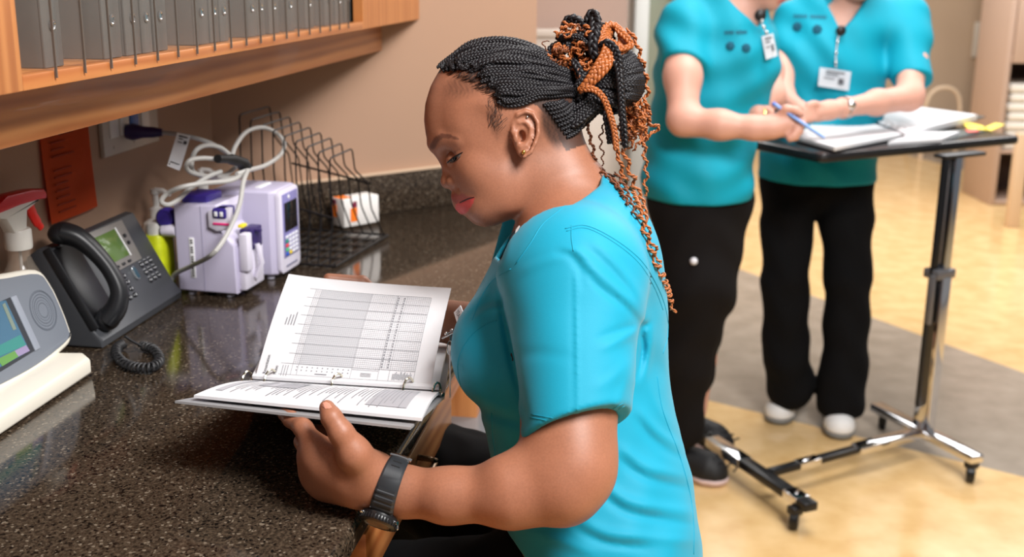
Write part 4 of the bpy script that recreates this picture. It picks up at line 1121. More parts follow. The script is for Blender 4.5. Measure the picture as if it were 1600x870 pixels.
FO = [([(898, 388), (935, 428), (985, 470), (1012, 512)], 9, 3.0), ([(905, 410), (935, 446), (975, 478), (1004, 508)], 6, -2.4),
      ([(930, 380), (968, 418), (1000, 465), (1014, 505)], 8, 2.2), ([(918, 385), (955, 420), (990, 462)], 5, -1.6),
      ([(940, 545), (972, 530), (1000, 513)], 7, 2.6), ([(935, 528), (968, 515), (996, 508)], 5, -1.8),
      ([(1014, 505), (1002, 516), (1004, 545), (996, 590)], 5, -4.5), ([(1020, 512), (1016, 545), (1008, 590)], 6, 2.0),
      ([(985, 560), (960, 590), (930, 605)], 9, 1.6), ([(870, 395), (892, 400), (905, 420), (912, 450)], 6, -2.0), ([(880, 388), (900, 392), (918, 402)], 5, 1.8),
      ([(900, 425), (901, 500), (902, 580), (903, 655)], 2.6, 1.5), ([(894, 425), (895, 500), (896, 580), (897, 655)], 3, -.9),
      ([(815, 425), (850, 408), (892, 398)], 8, 1.6), ([(800, 560), (840, 552), (900, 560)], 10, -1.0), ([(960, 640), (972, 615), (985, 570)], 7, 1.5),
      ([(782, 452), (788, 500), (802, 570), (821, 650)], 6, -5.0),
      ([(790, 470), (765, 470), (742, 486), (728, 505)], 6, -1.6), ([(786, 482), (762, 484), (740, 500)], 5, 1.4),
      ([(734, 628), (760, 645), (790, 655), (820, 662)], 8, -3.4), ([(740, 612), (765, 628), (800, 640)], 8, 1.6),
      ([(800, 350), (790, 400), (765, 440), (748, 470)], 7, 1.5),
      ([(1000, 640), (1025, 672), (1066, 700)], 8, 2.4), ([(995, 655), (1020, 688), (1062, 716)], 7, -2.2), ([(972, 700), (1010, 728), (1072, 745)], 9, 2.8), ([(968, 716), (1005, 745), (1070, 762)], 7, -2.4),
      ([(948, 760), (990, 785), (1080, 800)], 9, 3.0), ([(945, 776), (985, 802), (1078, 818)], 7, -2.6), ([(905, 812), (950, 832), (1000, 838), (1085, 846)], 9, 2.6), ([(900, 826), (945, 848), (1010, 856)], 7, -2.2),
      ([(830, 832), (880, 846), (930, 866)], 9, 1.8), ([(1040, 560), (1052, 600), (1062, 640)], 8, 1.4), ([(1012, 600), (1030, 640), (1055, 670)], 8, 1.4)]
S.fun(folds2(FO, 1.56), hp(900, 600), 9, 1, 'd')
# neckline: nearer edge, farther lapel
def zslab(poly, z0, z1, k, op, rnd=1):
    M = HR.copy(); M.translation = hp(780, 210, (z0 + z1) / 2)
    S.slab(M, [((x - 780) * HS, (y - 210) * HS) for x, y in poly], (z1 - z0) / 2 * HS, rnd * HS, k * HS, op)
near_cut = [(1000, 200), (936, 268), (931, 284), (908, 303), (881, 322), (858, 338), (842, 353), (822, 380), (797, 412), (772, 386), (740, 396), (700, 396), (700, 150), (1000, 150)]
far_cut = [(1000, 200), (935, 262), (880, 285), (835, 312), (812, 334), (795, 352), (772, 384), (740, 396), (700, 396), (700, 150), (1000, 150)]
zslab(near_cut, -200, 14, 2, '-'); zslab(far_cut, 12, 220, 2, '-')
def v_hollow():
    M = HR.copy(); M.translation = HO
    T2 = Sdf(); T2.slab(HR_at(0), [((x - 780) * HS, (y - 210) * HS) for x, y in [(770, 300), (960, 240), (945, 300), (890, 332), (848, 366), (826, 396), (800, 436), (782, 420)]], 70 * HS, 2 * HS, .001, '+')
    lf = loft([(y, a + 9, b - 9, w - 11, z) for y, a, b, w, z in TR], 2.25)
    return lambda P: np.maximum(T2.eval(P), lf(P))
def HR_at(z):
    M = HR.copy(); M.translation = hp(780, 210, z); return M
S.fun(v_hollow(), hp(860, 350), .14, .002, '-')
S.cap(hp(846, 235), hp(884, 335), 57 * HS, 62 * HS, .004, '-')
# hem at the lap, open towards the thighs
zslab([(740, 790), (803, 826), (868, 888), (900, 980), (700, 980)], -260, 260, 3, '-')
scrub = mat('turquoise_scrub', (0, 143, 172), rough=.62, spec=.35, bump=.18, bscale=1400, sheen=.12)
meS, SP, SQ = sdf_mesh('scrub_top', S, (-.20, 1.05, .60), (.50, 1.95, 1.30), .0026, None, relax=2)
meS.materials.append(scrub)
top_o = link('scrub_top', meS, wo, world=True, smooth=180)
bvh_top = bvh_of(SP, SQ)
# undershirt seen in the neckline
U_ = Sdf(); U_.fun(loft([(y, a + 4, b - 6, w - 7, z) for y, a, b, w, z in TR], 2.25), hp(860, 400), .3, .002, '+')
U2 = Sdf(); U2.slab(HR_at(0), [((x - 780) * HS, (y - 210) * HS) for x, y in [(796, 372), (810, 354), (830, 354), (832, 372), (812, 412), (798, 414)]], 40 * HS, 3 * HS, .001, '+')
U_.fun(U2.eval, hp(810, 380), .09, .001, '&')
meU, _, _ = sdf_mesh('undershirt', U_, hp(770, 440, -100), hp(860, 330, 100), .002) if False else sdf_mesh('undershirt', U_, (-.06, 1.25, 1.0), (.10, 1.75, 1.25), .002)
um = mat('patterned_undershirt', (60, 60, 66), rough=.7)
nt = um.node_tree; tc = nt.nodes.new('ShaderNodeTexCoord'); w_ = nt.nodes.new('ShaderNodeTexWave'); w_.inputs['Scale'].default_value = 28; w_.inputs['Distortion'].default_value = 5
r_ = nt.nodes.new('ShaderNodeValToRGB'); r_.color_ramp.interpolation = 'CONSTANT'; r_.color_ramp.elements[1].position = .55
r_.color_ramp.elements[0].color = (.012, .012, .016, 1); r_.color_ramp.elements[1].color = (.45, .43, .42, 1)
nt.links.new(tc.outputs['Object'], w_.inputs[0]); nt.links.new(w_.outputs[1], r_.inputs[0]); nt.links.new(r_.outputs[0], nt.nodes['Principled BSDF'].inputs['Base Color'])
meU.materials.append(um); link('undershirt', meU, wo, world=True, smooth=180)
# stitched seams lying on the cloth
seam_m = mat('seam_thread', (0, 140, 168), rough=.7)
def seam(pts, r=.0007, name='seam', bv=None, m_=None, lift=.0003, parent=None, n=6):
    sp = spline([(x, y, 0) for x, y in pts], n); out = []
    for q in sp:
        h_ = hit(bv or bvh_top, q[0], q[1], lift)
        if h_ is not None: out.append(h_)
    if len(out) < 2: return None
    mb = MB(); mb.tube(out, r, seg=5); return mb.build(name, m_ or seam_m, parent or top_o, world=True, smooth=180)
seam([(883, 357), (915, 352), (958, 372), (1000, 405), (1026, 445), (1040, 482), (1044, 520), (1036, 552)])
seam([(885, 361), (915, 356), (956, 376), (997, 409), (1022, 448), (1036, 484)], .0005)
seam([(1027, 588), (1033, 630), (1042, 660), (1062, 712), (1078, 770), (1084, 820), (1084, 866)])
seam([(776, 501), (762, 505), (740, 520), (722, 545), (715, 570), (719, 600), (728, 620)])
seam([(768, 645), (770, 680), (774, 712)])
seam([(830, 647), (880, 654), (935, 647), (974, 630)], .0006); seam([(828, 652), (880, 659), (937, 651), (976, 634)], .0006)
seam([(925, 286), (902, 305), (876, 327), (848, 350), (830, 378), (806, 412)], .0007)
seam([(798, 420), (770, 438), (750, 468), (738, 500)])
seam([(893, 352), (893, 372), (896, 392)], .0006)
# ---------------- trousers ----------------
TRS = Sdf()
for h_, k_ in ((HIPL, KL), (HIPR, KR)):
    h2 = Vector((h_.x, h_.y, .70)); TRS.cap(h2, k_, .112, .086, .05)
    f_ = k_ + Vector((.08, 0, -.44)); TRS.cap(k_, f_ + Vector((-.01, 0, .03)), .074, .058, .03)
TRS.ell((HIPL + HIPR) / 2 + Vector((-.01, 0, -.05)), (.13, .20, .12), .05)
def tf(P): return .0018 * np.sin(P[:, 0] * 90 + 3 * np.sin(P[:, 1] * 30)) * np.sin(P[:, 2] * 60 + P[:, 0] * 30)
TRS.fun(tf, (0, 1.4, .5), 9, 1, 'd')
meT, _, _ = sdf_mesh('trousers', TRS, (-.45, 1.0, .12), (.45, 2.0, .95), .006)
meT.materials.append(mat('black_trouser', (11, 11, 13), rough=.9, spec=.2)); link('trousers', meT, wo, world=True, smooth=180)
# shoes
for k_ in (KL, KR):
    f_ = k_ + Vector((.08, 0, -.44)); q = Sdf()
    q.cap(Vector((f_.x + .02, f_.y, .235)), Vector((f_.x - .14, f_.y, .222)), .042, .036, .03); q.cap(Vector((f_.x + .02, f_.y, .27)), Vector((f_.x, f_.y, .25)), .045, .045, .03)
    q.fun(lambda P: .192 - P[:, 2], (f_.x, f_.y, .2), 9, .005, '&')
    me_, _, _ = sdf_mesh('shoe', q, (f_.x - .25, f_.y - .08, .15), (f_.x + .12, f_.y + .08, .36), .005); me_.materials.append(mat('black_shoe', (24, 24, 26), rough=.5)); link('shoe', me_, wo, world=True, smooth=180)
# ---------------- eye, lips line, ear studs ----------------
def face_patch(poly, name, m_, lift, parent=None):
    """small polygon laid on the face, points in photograph pixels"""
    q = [hit(bvh_body, x, y) for x, y in poly]
    if any(p is None for p in q): return None
    q = [p - CZ * lift for p in q]; mb = MB(); mb.bm.faces.new([mb.bm.verts.new(p) for p in q]); 
    g = bmesh.ops.solidify(mb.bm, geom=mb.bm.faces[:], thickness=.0004)
    return mb.build(name, m_, parent or wo, world=True, smooth=0)
ey = face_patch([(701, 252.5), (705, 249), (710, 245.5), (716, 242), (721, 239.5), (718.5, 245), (713, 250), (707, 253.5)], 'eye', mat('eye_white', (150, 136, 130), rough=.12), .0006)
if ey:
    face_patch([(703, 252.3), (706, 248.6), (710, 245.8), (713.5, 244), (713.5, 249), (708.5, 252.6)], 'iris', mat('iris_dark', (26, 16, 14), rough=.08), .0010, ey)
def face_tube(pts, rr, name, m_, lift=.0006):
    q = [hit(bvh_body, x, y) for x, y in pts]; q = [p - CZ * lift for p in q if p is not None]
    if len(q) < 2: return None
    q = [Vector(tuple(v)) for v in spline([tuple(v) for v in q], 4)]; n = len(q) - 1
    mb = MB(); mb.tube(q, [rr * (.35 + .65 * math.sin(math.pi * min(1, .12 + k / n * .85))) for k in range(n + 1)], seg=6); return mb.build(name, m_, wo, world=True, smooth=180)
lash = mat('lash_black', (14, 9, 9), rough=.6)
face_tube([(699, 254), (703, 250.6), (707, 247.4), (712, 244.2), (717, 241.2), (723, 237.8)], .0011, 'eyelashes', lash, .0008)
face_tube([(703, 254.8), (709, 253.2), (715, 249.2), (720, 243.5)], .0004, 'lower_lid_line', mat('lid_dark', (58, 34, 28), rough=.6), .0003)
m = MB()
for (a, b) in (((701, 253), (696.5, 256.5)), ((704, 251), (699.5, 256.5)), ((707, 249), (703.5, 255)), ((711, 247), (709, 252)), ((716, 244), (715, 248))):
    p = hit(bvh_body, *a); 
    if p is None: continue
    p = p - CZ * .001; q = p + (hp(b[0], b[1], 0) - hp(a[0], a[1], 0)) - CZ * .003
    m.tube([p, (p + q) / 2 - CZ * .001, q], [.0005, .0004, .0001], seg=5)
m.build('eyelash_tips', lash, wo, world=True, smooth=180)
face_tube([(718, 317), (723, 314.4), (729, 311.6), (735, 309.4), (741, 308)], .0010, 'mouth_line', mat('mouth_dark', (56, 20, 20), rough=.5), .0001)
face_patch([(503, 634), (504.5, 629), (509, 627), (515, 630), (519, 636), (514, 638), (508, 638)], 'thumbnail', mat('nail', (196, 138, 118), rough=.25), .0006)
gold = mat('gold', (220, 180, 90), rough=.15, metal=1)
for (x, y, r_, mm, lb) in ((818, 238, .0030, gold, 'gold ear stud'), (824, 183, .0018, mat('silver', (235, 235, 235), rough=.1, metal=1), 'silver ear stud')):
    p = hit(bvh_body, x, y) - CZ * .0015
    m = MB(); m.ball(p, (r_ * .85, r_ * .85, r_)); m.build('ear_stud', mm, wo, world=True, smooth=180, label=lb)
# ---------------- braided hair ----------------
hb = mat('black_braid', (19, 17, 21), rough=.48, spec=.45)
hcop = mat('copper_braid', (160, 90, 44), rough=.45, spec=.5, var=.2, vscale=150)
hbrown = mat('dark_copper_braid', (112, 62, 34), rough=.5, var=.25, vscale=150)
rh = random.Random(11)
def resample(pts, step):
    P_ = [np.array(p, float) for p in pts]; seg = [np.linalg.norm(b - a) for a, b in zip(P_, P_[1:])]; L_ = sum(seg); n = max(4, int(L_ / step)); cum = np.concatenate([[0], np.cumsum(seg)])
    t = np.linspace(0, L_, n + 1); A = np.array(P_)
    return np.stack([np.interp(t, cum, A[:, k]) for k in range(3)], 1), L_
def braid(name, pts, r, m_, taper=.75, strands=3, period=3.6, seg=5, amp=1.0, parent=None):
    """plait of strands following pts (world); r = overall radius"""
    sp = spline([tuple(p) for p in pts], 8); step = r * period / 9; Q, L_ = resample(sp, step); n = len(Q)
    Tn = np.gradient(Q, axis=0); Tn /= np.linalg.norm(Tn, axis=1)[:, None] + 1e-12
    up = -_n(CZ); ups = []
    for t in Tn:
        up = up - t * (up @ t); nrm = np.linalg.norm(up); up = up / nrm if nrm > 1e-6 else _n(CY); ups.append(up)
    Up = np.array(ups); Sd = np.cross(Tn, Up); mb = MB(); ph0 = rh.random() * 6.28
    s_ = np.linspace(0, L_, n); tp = 1 - (1 - taper) * (s_ / L_) ** 2
    tp = tp * np.minimum(1, .5 + s_ / (4 * r))
    for k in range(strands):
        a = 2 * math.pi * s_ / (r * period) + 2 * math.pi * k / strands + ph0
        if strands == 3: ox, oy = .62 * np.sin(a), .38 * np.sin(2 * a)
        else: ox, oy = .5 * np.cos(a), .5 * np.sin(a)
        C_ = Q + (Sd * ox[:, None] + Up * oy[:, None]) * (r * tp * amp)[:, None]
        mb.tube([Vector(tuple(c)) for c in C_], [float(v) for v in r * .52 * tp], seg=seg)
    return mb.build(name, m_, parent or wo, world=True, smooth=180)
def curl(name, pts, r, m_, cr, per, taper=.6, seg=5):
    """loose corkscrew: a two-strand twist whose own path is a helix"""
    sp = spline([tuple(p) for p in pts], 10); Q, L_ = resample(sp, cr * .5); n = len(Q)
    Tn = np.gradient(Q, axis=0); Tn /= np.linalg.norm(Tn, axis=1)[:, None] + 1e-12
    up = -_n(CZ); O = []; ph = rh.random() * 6.28
    for i in range(n):
        up = up - Tn[i] * (up @ Tn[i]); up /= np.linalg.norm(up) + 1e-12; sd = np.cross(Tn[i], up); a = 2 * math.pi * L_ * i / (n - 1) / per + ph
        O.append(Q[i] + (sd * math.cos(a) + up * math.sin(a)) * cr * (1 - .35 * i / n) * min(1, .2 + i * 4 / n))
    return braid(name, [tuple(o) for o in O], r, m_, taper, 2, 5.0, seg)
# skin-close cap of short dark hair is part of the scalp colour; braids start at the hairline
rows = [(0, [(691, 109), (706, 90), (735, 68), (775, 59), (820, 67), (862, 84), (900, 108)]),
        (.2, [(694, 113), (712, 96), (745, 80), (785, 74), (828, 80), (866, 96), (902, 116)]),
        (.35, [(718, 107), (738, 97), (766, 90), (800, 88), (838, 94), (872, 106), (904, 122)]),
        (.55, [(742, 113), (760, 108), (785, 104), (815, 104), (848, 109), (878, 118), (905, 130)]),
        (.75, [(760, 130), (776, 125), (800, 122), (828, 124), (855, 128), (882, 132), (905, 138)]),
        (.88, [(770, 143), (786, 141), (808, 140), (832, 141), (858, 141), (884, 142), (906, 144)]),
        (1, [(780, 160), (795, 162), (815, 159), (838, 154), (862, 150), (886, 149), (906, 150)])]
def row(t):
    for (t0, a), (t1, b) in zip(rows, rows[1:]):
        if t <= t1 + 1e-9:
            f = (t - t0) / (t1 - t0); return [(p[0] * (1 - f) + q[0] * f, p[1] * (1 - f) + q[1] * f) for p, q in zip(a, b)]
    return rows[-1][1]
def on_skull(x, y, off, flip=False):
    h_ = hit(bvh_body, x, y)
    if h_ is None:           # past the outline: pull in until the head is met
        dx, dy = 800 - x, 150 - y; L_ = math.hypot(dx, dy)
        for k in range(1, 60):
            h_ = hit(bvh_body, x + dx / L_ * k * 2, y + dy / L_ * k * 2)
            if h_ is not None: break
        if h_ is None: return hp(x, y, 0)
        q = HR.inverted() @ h_; z = min(q.z / HS, 0)
        z = z * max(0, 1 - k / 8) 
        p = hp(x, y, z)
    else:
        n_ = (h_ - hp(800, 165, 0)).normalized(); p = h_ + n_ * off
    if flip:
        q = HR.inverted() @ p; q.z = -q.z; p = HR @ q
    return p
NR = 22
for lay in range(2):
    for i in range(NR):
        t = (i + .5 * lay) / (NR - 1) 
        if t > 1.0: continue
        R_ = row(t); out = []
        jx, jy = rh.uniform(-2, 2), rh.uniform(-2.5, 2.5)
        for k, (x, y) in enumerate(R_):
            if lay == 1 and k == 0: x += rh.uniform(3, 22)
            f = k / (len(R_) - 1)
            out.append(on_skull(x + jx + rh.uniform(-2, 2), y + jy + rh.uniform(-2.4, 2.4), (.0030 + .0026 * lay) + .002 * math.sin(k * 2 + i)))
        out[-1] = hp(R_[-1][0] + rh.uniform(-3, 6), R_[-1][1] + rh.uniform(-5, 5), -26 + 22 * (1 - t) + rh.uniform(-6, 6))
        braid('braid', out, .0036 + rh.uniform(-.0006, .0006), hb)
for i in range(15):                                    # far side of the head
    t = i / 14; R_ = row(t); out = [on_skull(x, y, .004, True) for x, y in R_[:-1]] + [hp(R_[-1][0], R_[-1][1], 24 - 14 * (1 - t))]
    braid('braid', out, .0042, hb, seg=4)
# hair swept up from the nape
for i in range(9):
    f = i / 8
    x0 = 848 + 36 * f; y0 = 164 + 50 * f; x1, y1 = 905 + 22 * f, 150 + 22 * f
    pts = [on_skull(x0, y0, .0015), on_skull((x0 * .62 + x1 * .38), (y0 * .62 + y1 * .38) + 2, .004), hp(x0 * .3 + x1 * .7 + rh.uniform(-2, 2), y0 * .3 + y1 * .7, -44 + 8 * f), hp(x1, y1, -38 + 6 * f)]
    braid('braid', pts, .0034 + rh.uniform(-.0004, .0005), hb)
for i in range(12):
    f = i / 11; jt = rh.uniform(-3, 3)
    pts = [hp(874 + 12 * f, 186 + 26 * f - 8 * (i % 2), -44 + 26 * (i % 3)), hp(893 + 12 * f, 172 + 26 * f + jt, -48 + 22 * (i % 3)), hp(916 + 10 * f, 156 + 24 * f + jt, -46 + 16 * (i % 3)), hp(944 + 6 * f, 132 + 26 * f, -42 + 10 * (i % 3))]
    braid('braid', pts, .0040 + rh.uniform(-.0006, .0006), hb)
# bun core and wraps
m = MB(); m.ball(hp(948, 122, 0), (40 * HS, 40 * HS, 44 * HS)); m.ball(hp(908, 112, 4), (20 * HS, 30 * HS, 28 * HS)); m.build('bun_core', mat('hair_core', (14, 13, 15), rough=.8), wo, world=True, smooth=180)
for i in range(26):
    f = i / 25; a0 = math.radians(100 - 150 * f)
    x0, y0 = 912 + 8 * math.sin(i), 140 - 18 * f; xe = 962 + 44 * math.cos(a0 * .9 - .2); ye = 118 + 48 * math.sin(a0 * .9 - .05)
    xm, ym = (x0 + xe) / 2 + rh.uniform(-4, 4), (y0 + ye) / 2 + rh.uniform(-4, 4)
    for z_ in ((-1,) if i % 3 else (-1, 1)):
        braid('braid', [hp(x0, y0, z_ * 34), hp(xm, ym, z_ * (50 + 3 * math.sin(i * 2))), hp((xm + xe * 2) / 3, (ym + ye * 2) / 3, z_ * 45), hp(xe, ye, z_ * 14), hp(xe - 3, ye, -z_ * 10)], .0042 + rh.uniform(-.0003, .0005), hb)
H_ = lambda *q: [hp(*p) for p in q]
for k in range(14):
    x_ = 866 + 4.6 * k + rh.uniform(-3, 3); y_ = 74 - 2.2 * k + rh.uniform(-4, 4)
    braid('braid', [hp(x_ - 10, y_ + 22, -34), hp(x_ - 2, y_ + 2, -34 + rh.uniform(-6, 6)), hp(x_ + 16, y_ - 4, -26 + rh.uniform(-6, 10)), hp(x_ + 30, y_ + 12, -20), hp(x_ + 34, y_ + 30, -24)], .0042, hb)
# black loops above the bun
braid('braid', H_((878, 42, -6), (890, 30, -14), (905, 34, -22), (916, 48, -30), (922, 70, -40), (926, 90, -46)), .0058, hb)
braid('braid', H_((926, 24, -20), (930, 30, -36), (928, 52, -48), (926, 74, -54), (930, 92, -52)), .0078, hb)
braid('braid', H_((918, 44, -30), (921, 24, -28), (929, 22, -34), (934, 36, -44), (933, 60, -50)), .0060, hb)
braid('braid', H_((886, 34, -8), (898, 28, 0), (912, 36, 4), (922, 52, 6)), .0055, hb)
braid('braid', H_((868, 60, -34), (888, 56, -44), (906, 58, -48), (918, 68, -50)), .0034, hb)
braid('braid', H_((936, 70, -52), (952, 68, -62), (964, 84, -66), (968, 110, -66), (970, 150, -62), (974, 190, -58), (977, 230, -52)), .0052, hb, .85)
braid('braid', H_((952, 84, -60), (964, 100, -66), (969, 130, -66), (972, 170, -62), (975, 212, -54)), .0050, hb, .85)
braid('braid', H_((894, 92, -44), (903, 106, -54), (909, 122, -56), (908, 142, -52), (904, 158, -44)), .0052, hb)
braid('braid', H_((925, 108, -50), (912, 120, -56), (902, 132, -54), (898, 148, -46)), .0046, hb)
braid('braid', H_((945, 170, -40), (950, 196, -36), (953, 224, -30)), .0050, hb, .7)
braid('braid', H_((950, 176, -44), (956, 200, -38), (960, 226, -30)), .0046, hb, .7)
# copper lengths
for k, (o1, o2, r_) in enumerate(((0, 0, .0062), (7, 4, .0056), (-7, -3, .0050))):
    braid('copper_braid', H_((958 + o1, 62 + o2, -50), (952 + o1, 84 + o2, -62), (938 + o1 * .8, 106 + o2, -66), (922 + o1 * .5, 126 + o2 * .5, -62), (905, 142, -54)), r_, hcop, .8)
braid('copper_braid', H_((906, 140, -58), (926, 139, -66), (942, 152, -66), (952, 176, -62), (960, 205, -56), (963, 235, -50)), .0042, hcop, .9)
for k in range(9):
    f = k / 8
    braid('copper_braid', H_((940 + 10 * f, 92 - 6 * f, -44 + 10 * f), (936 + 14 * f, 64 - 2 * f, -46 + 16 * f), (948 + 12 * f, 40 + 4 * f, -30 + 24 * f), (964 + 10 * f, 42 + 10 * f, -26 + 14 * f), (970 + 12 * f, 64 + 6 * f, -34), (958 + 10 * f, 84 + 2 * f, -46)), .0046, hcop)
braid('copper_braid', H_((962, 44, -36), (978, 58, -44), (986, 70, -46), (974, 76, -50), (960, 78, -52)), .0046, hcop)
# frizzy copper curls left of the top
for k in range(72):
    cx_, cy_ = rh.uniform(858, 928), rh.uniform(38, 120); cy_ = max(cy_, 44 + (cx_ < 880) * (66 - (cx_ - 848)) * .9)
    a = rh.uniform(-.5, 1.3); l_ = rh.uniform(16, 32); zz = -52 + 34 * rh.random()
    curl('copper_curl', H_((cx_ - l_ / 2 * math.cos(a), cy_ - l_ / 2 * math.sin(a), zz + 6), (cx_, cy_ + rh.uniform(-5, 5), zz - 4), (cx_ + l_ / 2 * math.cos(a), cy_ + l_ / 2 * math.sin(a), zz + 4)), .0024, hcop if k % 3 else hbrown, .0038, .013)
curl('copper_curl', H_((866, 92, -30), (854, 84, -30), (850, 72, -28), (848, 64, -26), (858, 66, -26)), .0012, hbrown, .0018, .012)
# curls on the right of the bun
def hang(pts, r_=.0026, cr=.0040, per=.017, m_=None, nm='copper_curl'):
    out = []
    for (x, y, z) in pts:
        p = hp(x, y, z); h_ = hit(bvh_top, x, y)
        if h_ is not None and y > 275:
            l_ = h_ - CZ * (cr + r_ * .6)
            if (p - l_).dot(CZ) > 0: p = l_
        out.append(p)
    curl(nm, out, r_, m_ or hcop, cr, per, .75)
hang([(978, 44, -20), (990, 58, -22), (998, 78, -20), (1006, 110, -16), (1011, 138, -14), (1008, 168, -12), (1014, 190, -10), (1026, 196, -8), (1022, 208, -8), (1008, 214, -8), (1007, 240, -6), (1010, 270, -4), (1008, 292, -2), (1011, 306, 0)], .0028, .0034, .018)
for k in range(32):
    x_ = rh.uniform(974, 1012); y_ = 150 + 26 * rh.random(); l_ = rh.uniform(36, 72); zz = rh.uniform(-34, 24); sw = rh.uniform(-7, 7)
    hang([(x_, y_, zz), (x_ + sw, y_ + l_ * .35, zz), (x_ - sw, y_ + l_ * .7, zz), (x_ + sw * .5 - 6, y_ + l_, zz)], .0022, .0036, .014, hcop if k % 4 else hbrown)
# long strands down the back; they rest on the cloth
def drape(pts): 
    out = []
    for (x, y, z) in pts:
        p = hp(x, y, z); out.append(p)
    return out
hang([(963, 228, -50), (968, 250, -44), (975, 275, -34), (986, 300, -24), (996, 328, -14), (1004, 356, -4), (1014, 385, 2), (1026, 415, 6), (1038, 442, 6), (1048, 468, 4), (1055, 490, 2)], .0030, .0042, .021)
hang([(972, 232, -46), (984, 262, -40), (992, 292, -30), (1002, 322, -16), (1007, 350, -6), (1020, 384, 2), (1030, 408, 4)], .0028, .0048, .024)
hang([(917, 190, -10), (922, 215, -14), (928, 240, -16), (932, 262, -14), (948, 276, -10), (962, 292, -6), (976, 312, -4)], .0024, .0022, .016, hbrown)
hang([(888, 211, -26), (896, 228, -26), (903, 246, -24), (916, 262, -20), (934, 266, -14), (950, 274, -10), (966, 296, -8), (982, 322, -6)], .0026, .0036, .02, hbrown)
hang([(945, 190, 10), (940, 215, 12), (944, 240, 14), (941, 262, 12)], .0014, .0028, .014, hbrown)
hang([(960, 268, -22), (972, 292, -16), (984, 318, -10), (992, 340, -6)], .0024, .0038, .02, hbrown)
# baby hairs along the forehead and temple
m = MB()
for k in range(150):
    f = rh.random(); hx = 694 + 82 * f; hy = 112 + 46 * f ** 1.3 + rh.uniform(-4, 6)
    a0 = hit(bvh_body, hx, hy, .0003); dx, dy = rh.uniform(10, 24), rh.uniform(-16, -4)
    if f < .25: dx, dy = rh.uniform(6, 16), rh.uniform(-14, -6)
    mid_ = hit(bvh_body, hx + dx * .5, hy + dy * .3, .0012); e_ = hit(bvh_body, hx + dx, hy + dy, .0012)
    if a0 and mid_ and e_: m.tube([a0, mid_, e_], [.00010, .00022, .00016], seg=3)
for k in range(90):
    hx = 770 + rh.uniform(-8, 14); hy = 172 + rh.uniform(-12, 34); a0 = hit(bvh_body, hx, hy, .0003); e_ = hit(bvh_body, hx + rh.uniform(-4, 12), hy - rh.uniform(6, 14), .0008)
    if a0 and e_: m.tube([a0, e_], [.0001, .0002], seg=3)
o_ = m.build('baby_hair', mat('fine_hair', (30, 20, 18), rough=.6), wo, world=True, smooth=180); o_['kind'] = 'stuff'
# ---------------- the open binder she holds ----------------
bo = thing('open_binder', 'open grey ring binder with printed charts held by the seated woman', 'binder', T(*B(520, 600, 1.5)))
paper = mat('page_white', (216, 216, 219), rough=.65)
cover = mat('binder_cover_grey', (150, 150, 152), rough=.35)
def patch(c00, c10, c01, c11, sag=0.0, bulge=None):
    """bilinear patch; u along the rings, v away from them; sag lifts along its normal"""
    c00, c10, c01, c11 = map(Vector, (c00, c10, c01, c11)); n = (c10 - c00).cross(c01 - c00).normalized()
    def f(u, v, lift=0.0):
        p = c00.lerp(c10, u).lerp(c01.lerp(c11, u), v)
        return p + n * (lift + sag * math.sin(math.pi * min(max(v, 0), 1)) + (bulge(u, v) if bulge else 0))
    return f, n
# normals must look at the lens
def facing(c, sag, bulge=None):
    f, n = patch(*c, sag=sag, bulge=bulge)
    if n.dot(ray(550, 550)) > 0:
        c = (c[1], c[0], c[3], c[2]); f0, n = patch(*c, sag=sag, bulge=(lambda u, v: bulge(1 - u, v)) if bulge else None); return (lambda u, v, lift=0.0: f0(1 - u, v, lift)), n
    return f, n
RL, RR = B(398, 593, 1.57), B(672, 611, 1.485)
TL, TRc = B(455, 435, 1.690), B(705, 450, 1.615)
pg, pn = facing((RL, RR, TL, TRc), .004, lambda u, v: .010 * (1 - u) ** 3 * v)
def sheet(f, name, m_, thick, parent, nu=16, nv=12, lift=0):
    mb = MB()
    top = [[mb.bm.verts.new(f(i / nu, j / nv, lift)) for j in range(nv + 1)] for i in range(nu + 1)]
    bot = [[mb.bm.verts.new(f(i / nu, j / nv, lift - thick)) for j in range(nv + 1)] for i in range(nu + 1)]
    for A, s_ in ((top, 1), (bot, -1)):
        for i in range(nu):
            for j in range(nv):
                q = (A[i][j], A[i + 1][j], A[i + 1][j + 1], A[i][j + 1]); mb.bm.faces.new(q if s_ > 0 else q[::-1])
    def edge(a, b):
        for k in range(len(a) - 1): mb.bm.faces.new((a[k], b[k], b[k + 1], a[k + 1]))
    edge([r[0] for r in top], [r[0] for r in bot]); edge([r[-1] for r in bot], [r[-1] for r in top]); edge(bot[0], top[0]); edge(top[-1], bot[-1])
    return mb.build(name, m_, parent, world=True, smooth=40)
def strip(mb, f, u0, v0, u1, v1, lift=.00035, nu=1, nv=1):
    mb.idx = 0
    V_ = [[mb.bm.verts.new(f(u0 + (u1 - u0) * i / nu, v0 + (v1 - v0) * j / nv, lift)) for j in range(nv + 1)] for i in range(nu + 1)]
    for i in range(nu):
        for j in range(nv): mb.bm.faces.new((V_[i][j], V_[i + 1][j], V_[i + 1][j + 1], V_[i][j + 1]))
page = sheet(pg, 'chart_page', paper, .0006, bo)
g1 = mat('print_light', (192, 193, 197), rough=.7); g2 = mat('print_line', (166, 167, 172), rough=.7); g3 = mat('print_dark', (130, 131, 137), rough=.7); g4 = mat('print_text', (70, 71, 78), rough=.7)
mb = MB(); strip(mb, pg, .235, .155, .545, .875, .0003, 8, 8); mb.build('shaded_grid', g1, page, world=True, smooth=0)
mb = MB()
for i in range(61): u = .20 + .70 * i / 60; strip(mb, pg, u, .155, u + .0016, .875, .0005, 1, 8)
for j in range(43): v = .155 + .72 * j / 42; strip(mb, pg, .20, v, .90, v + .0022, .0005, 8, 1)
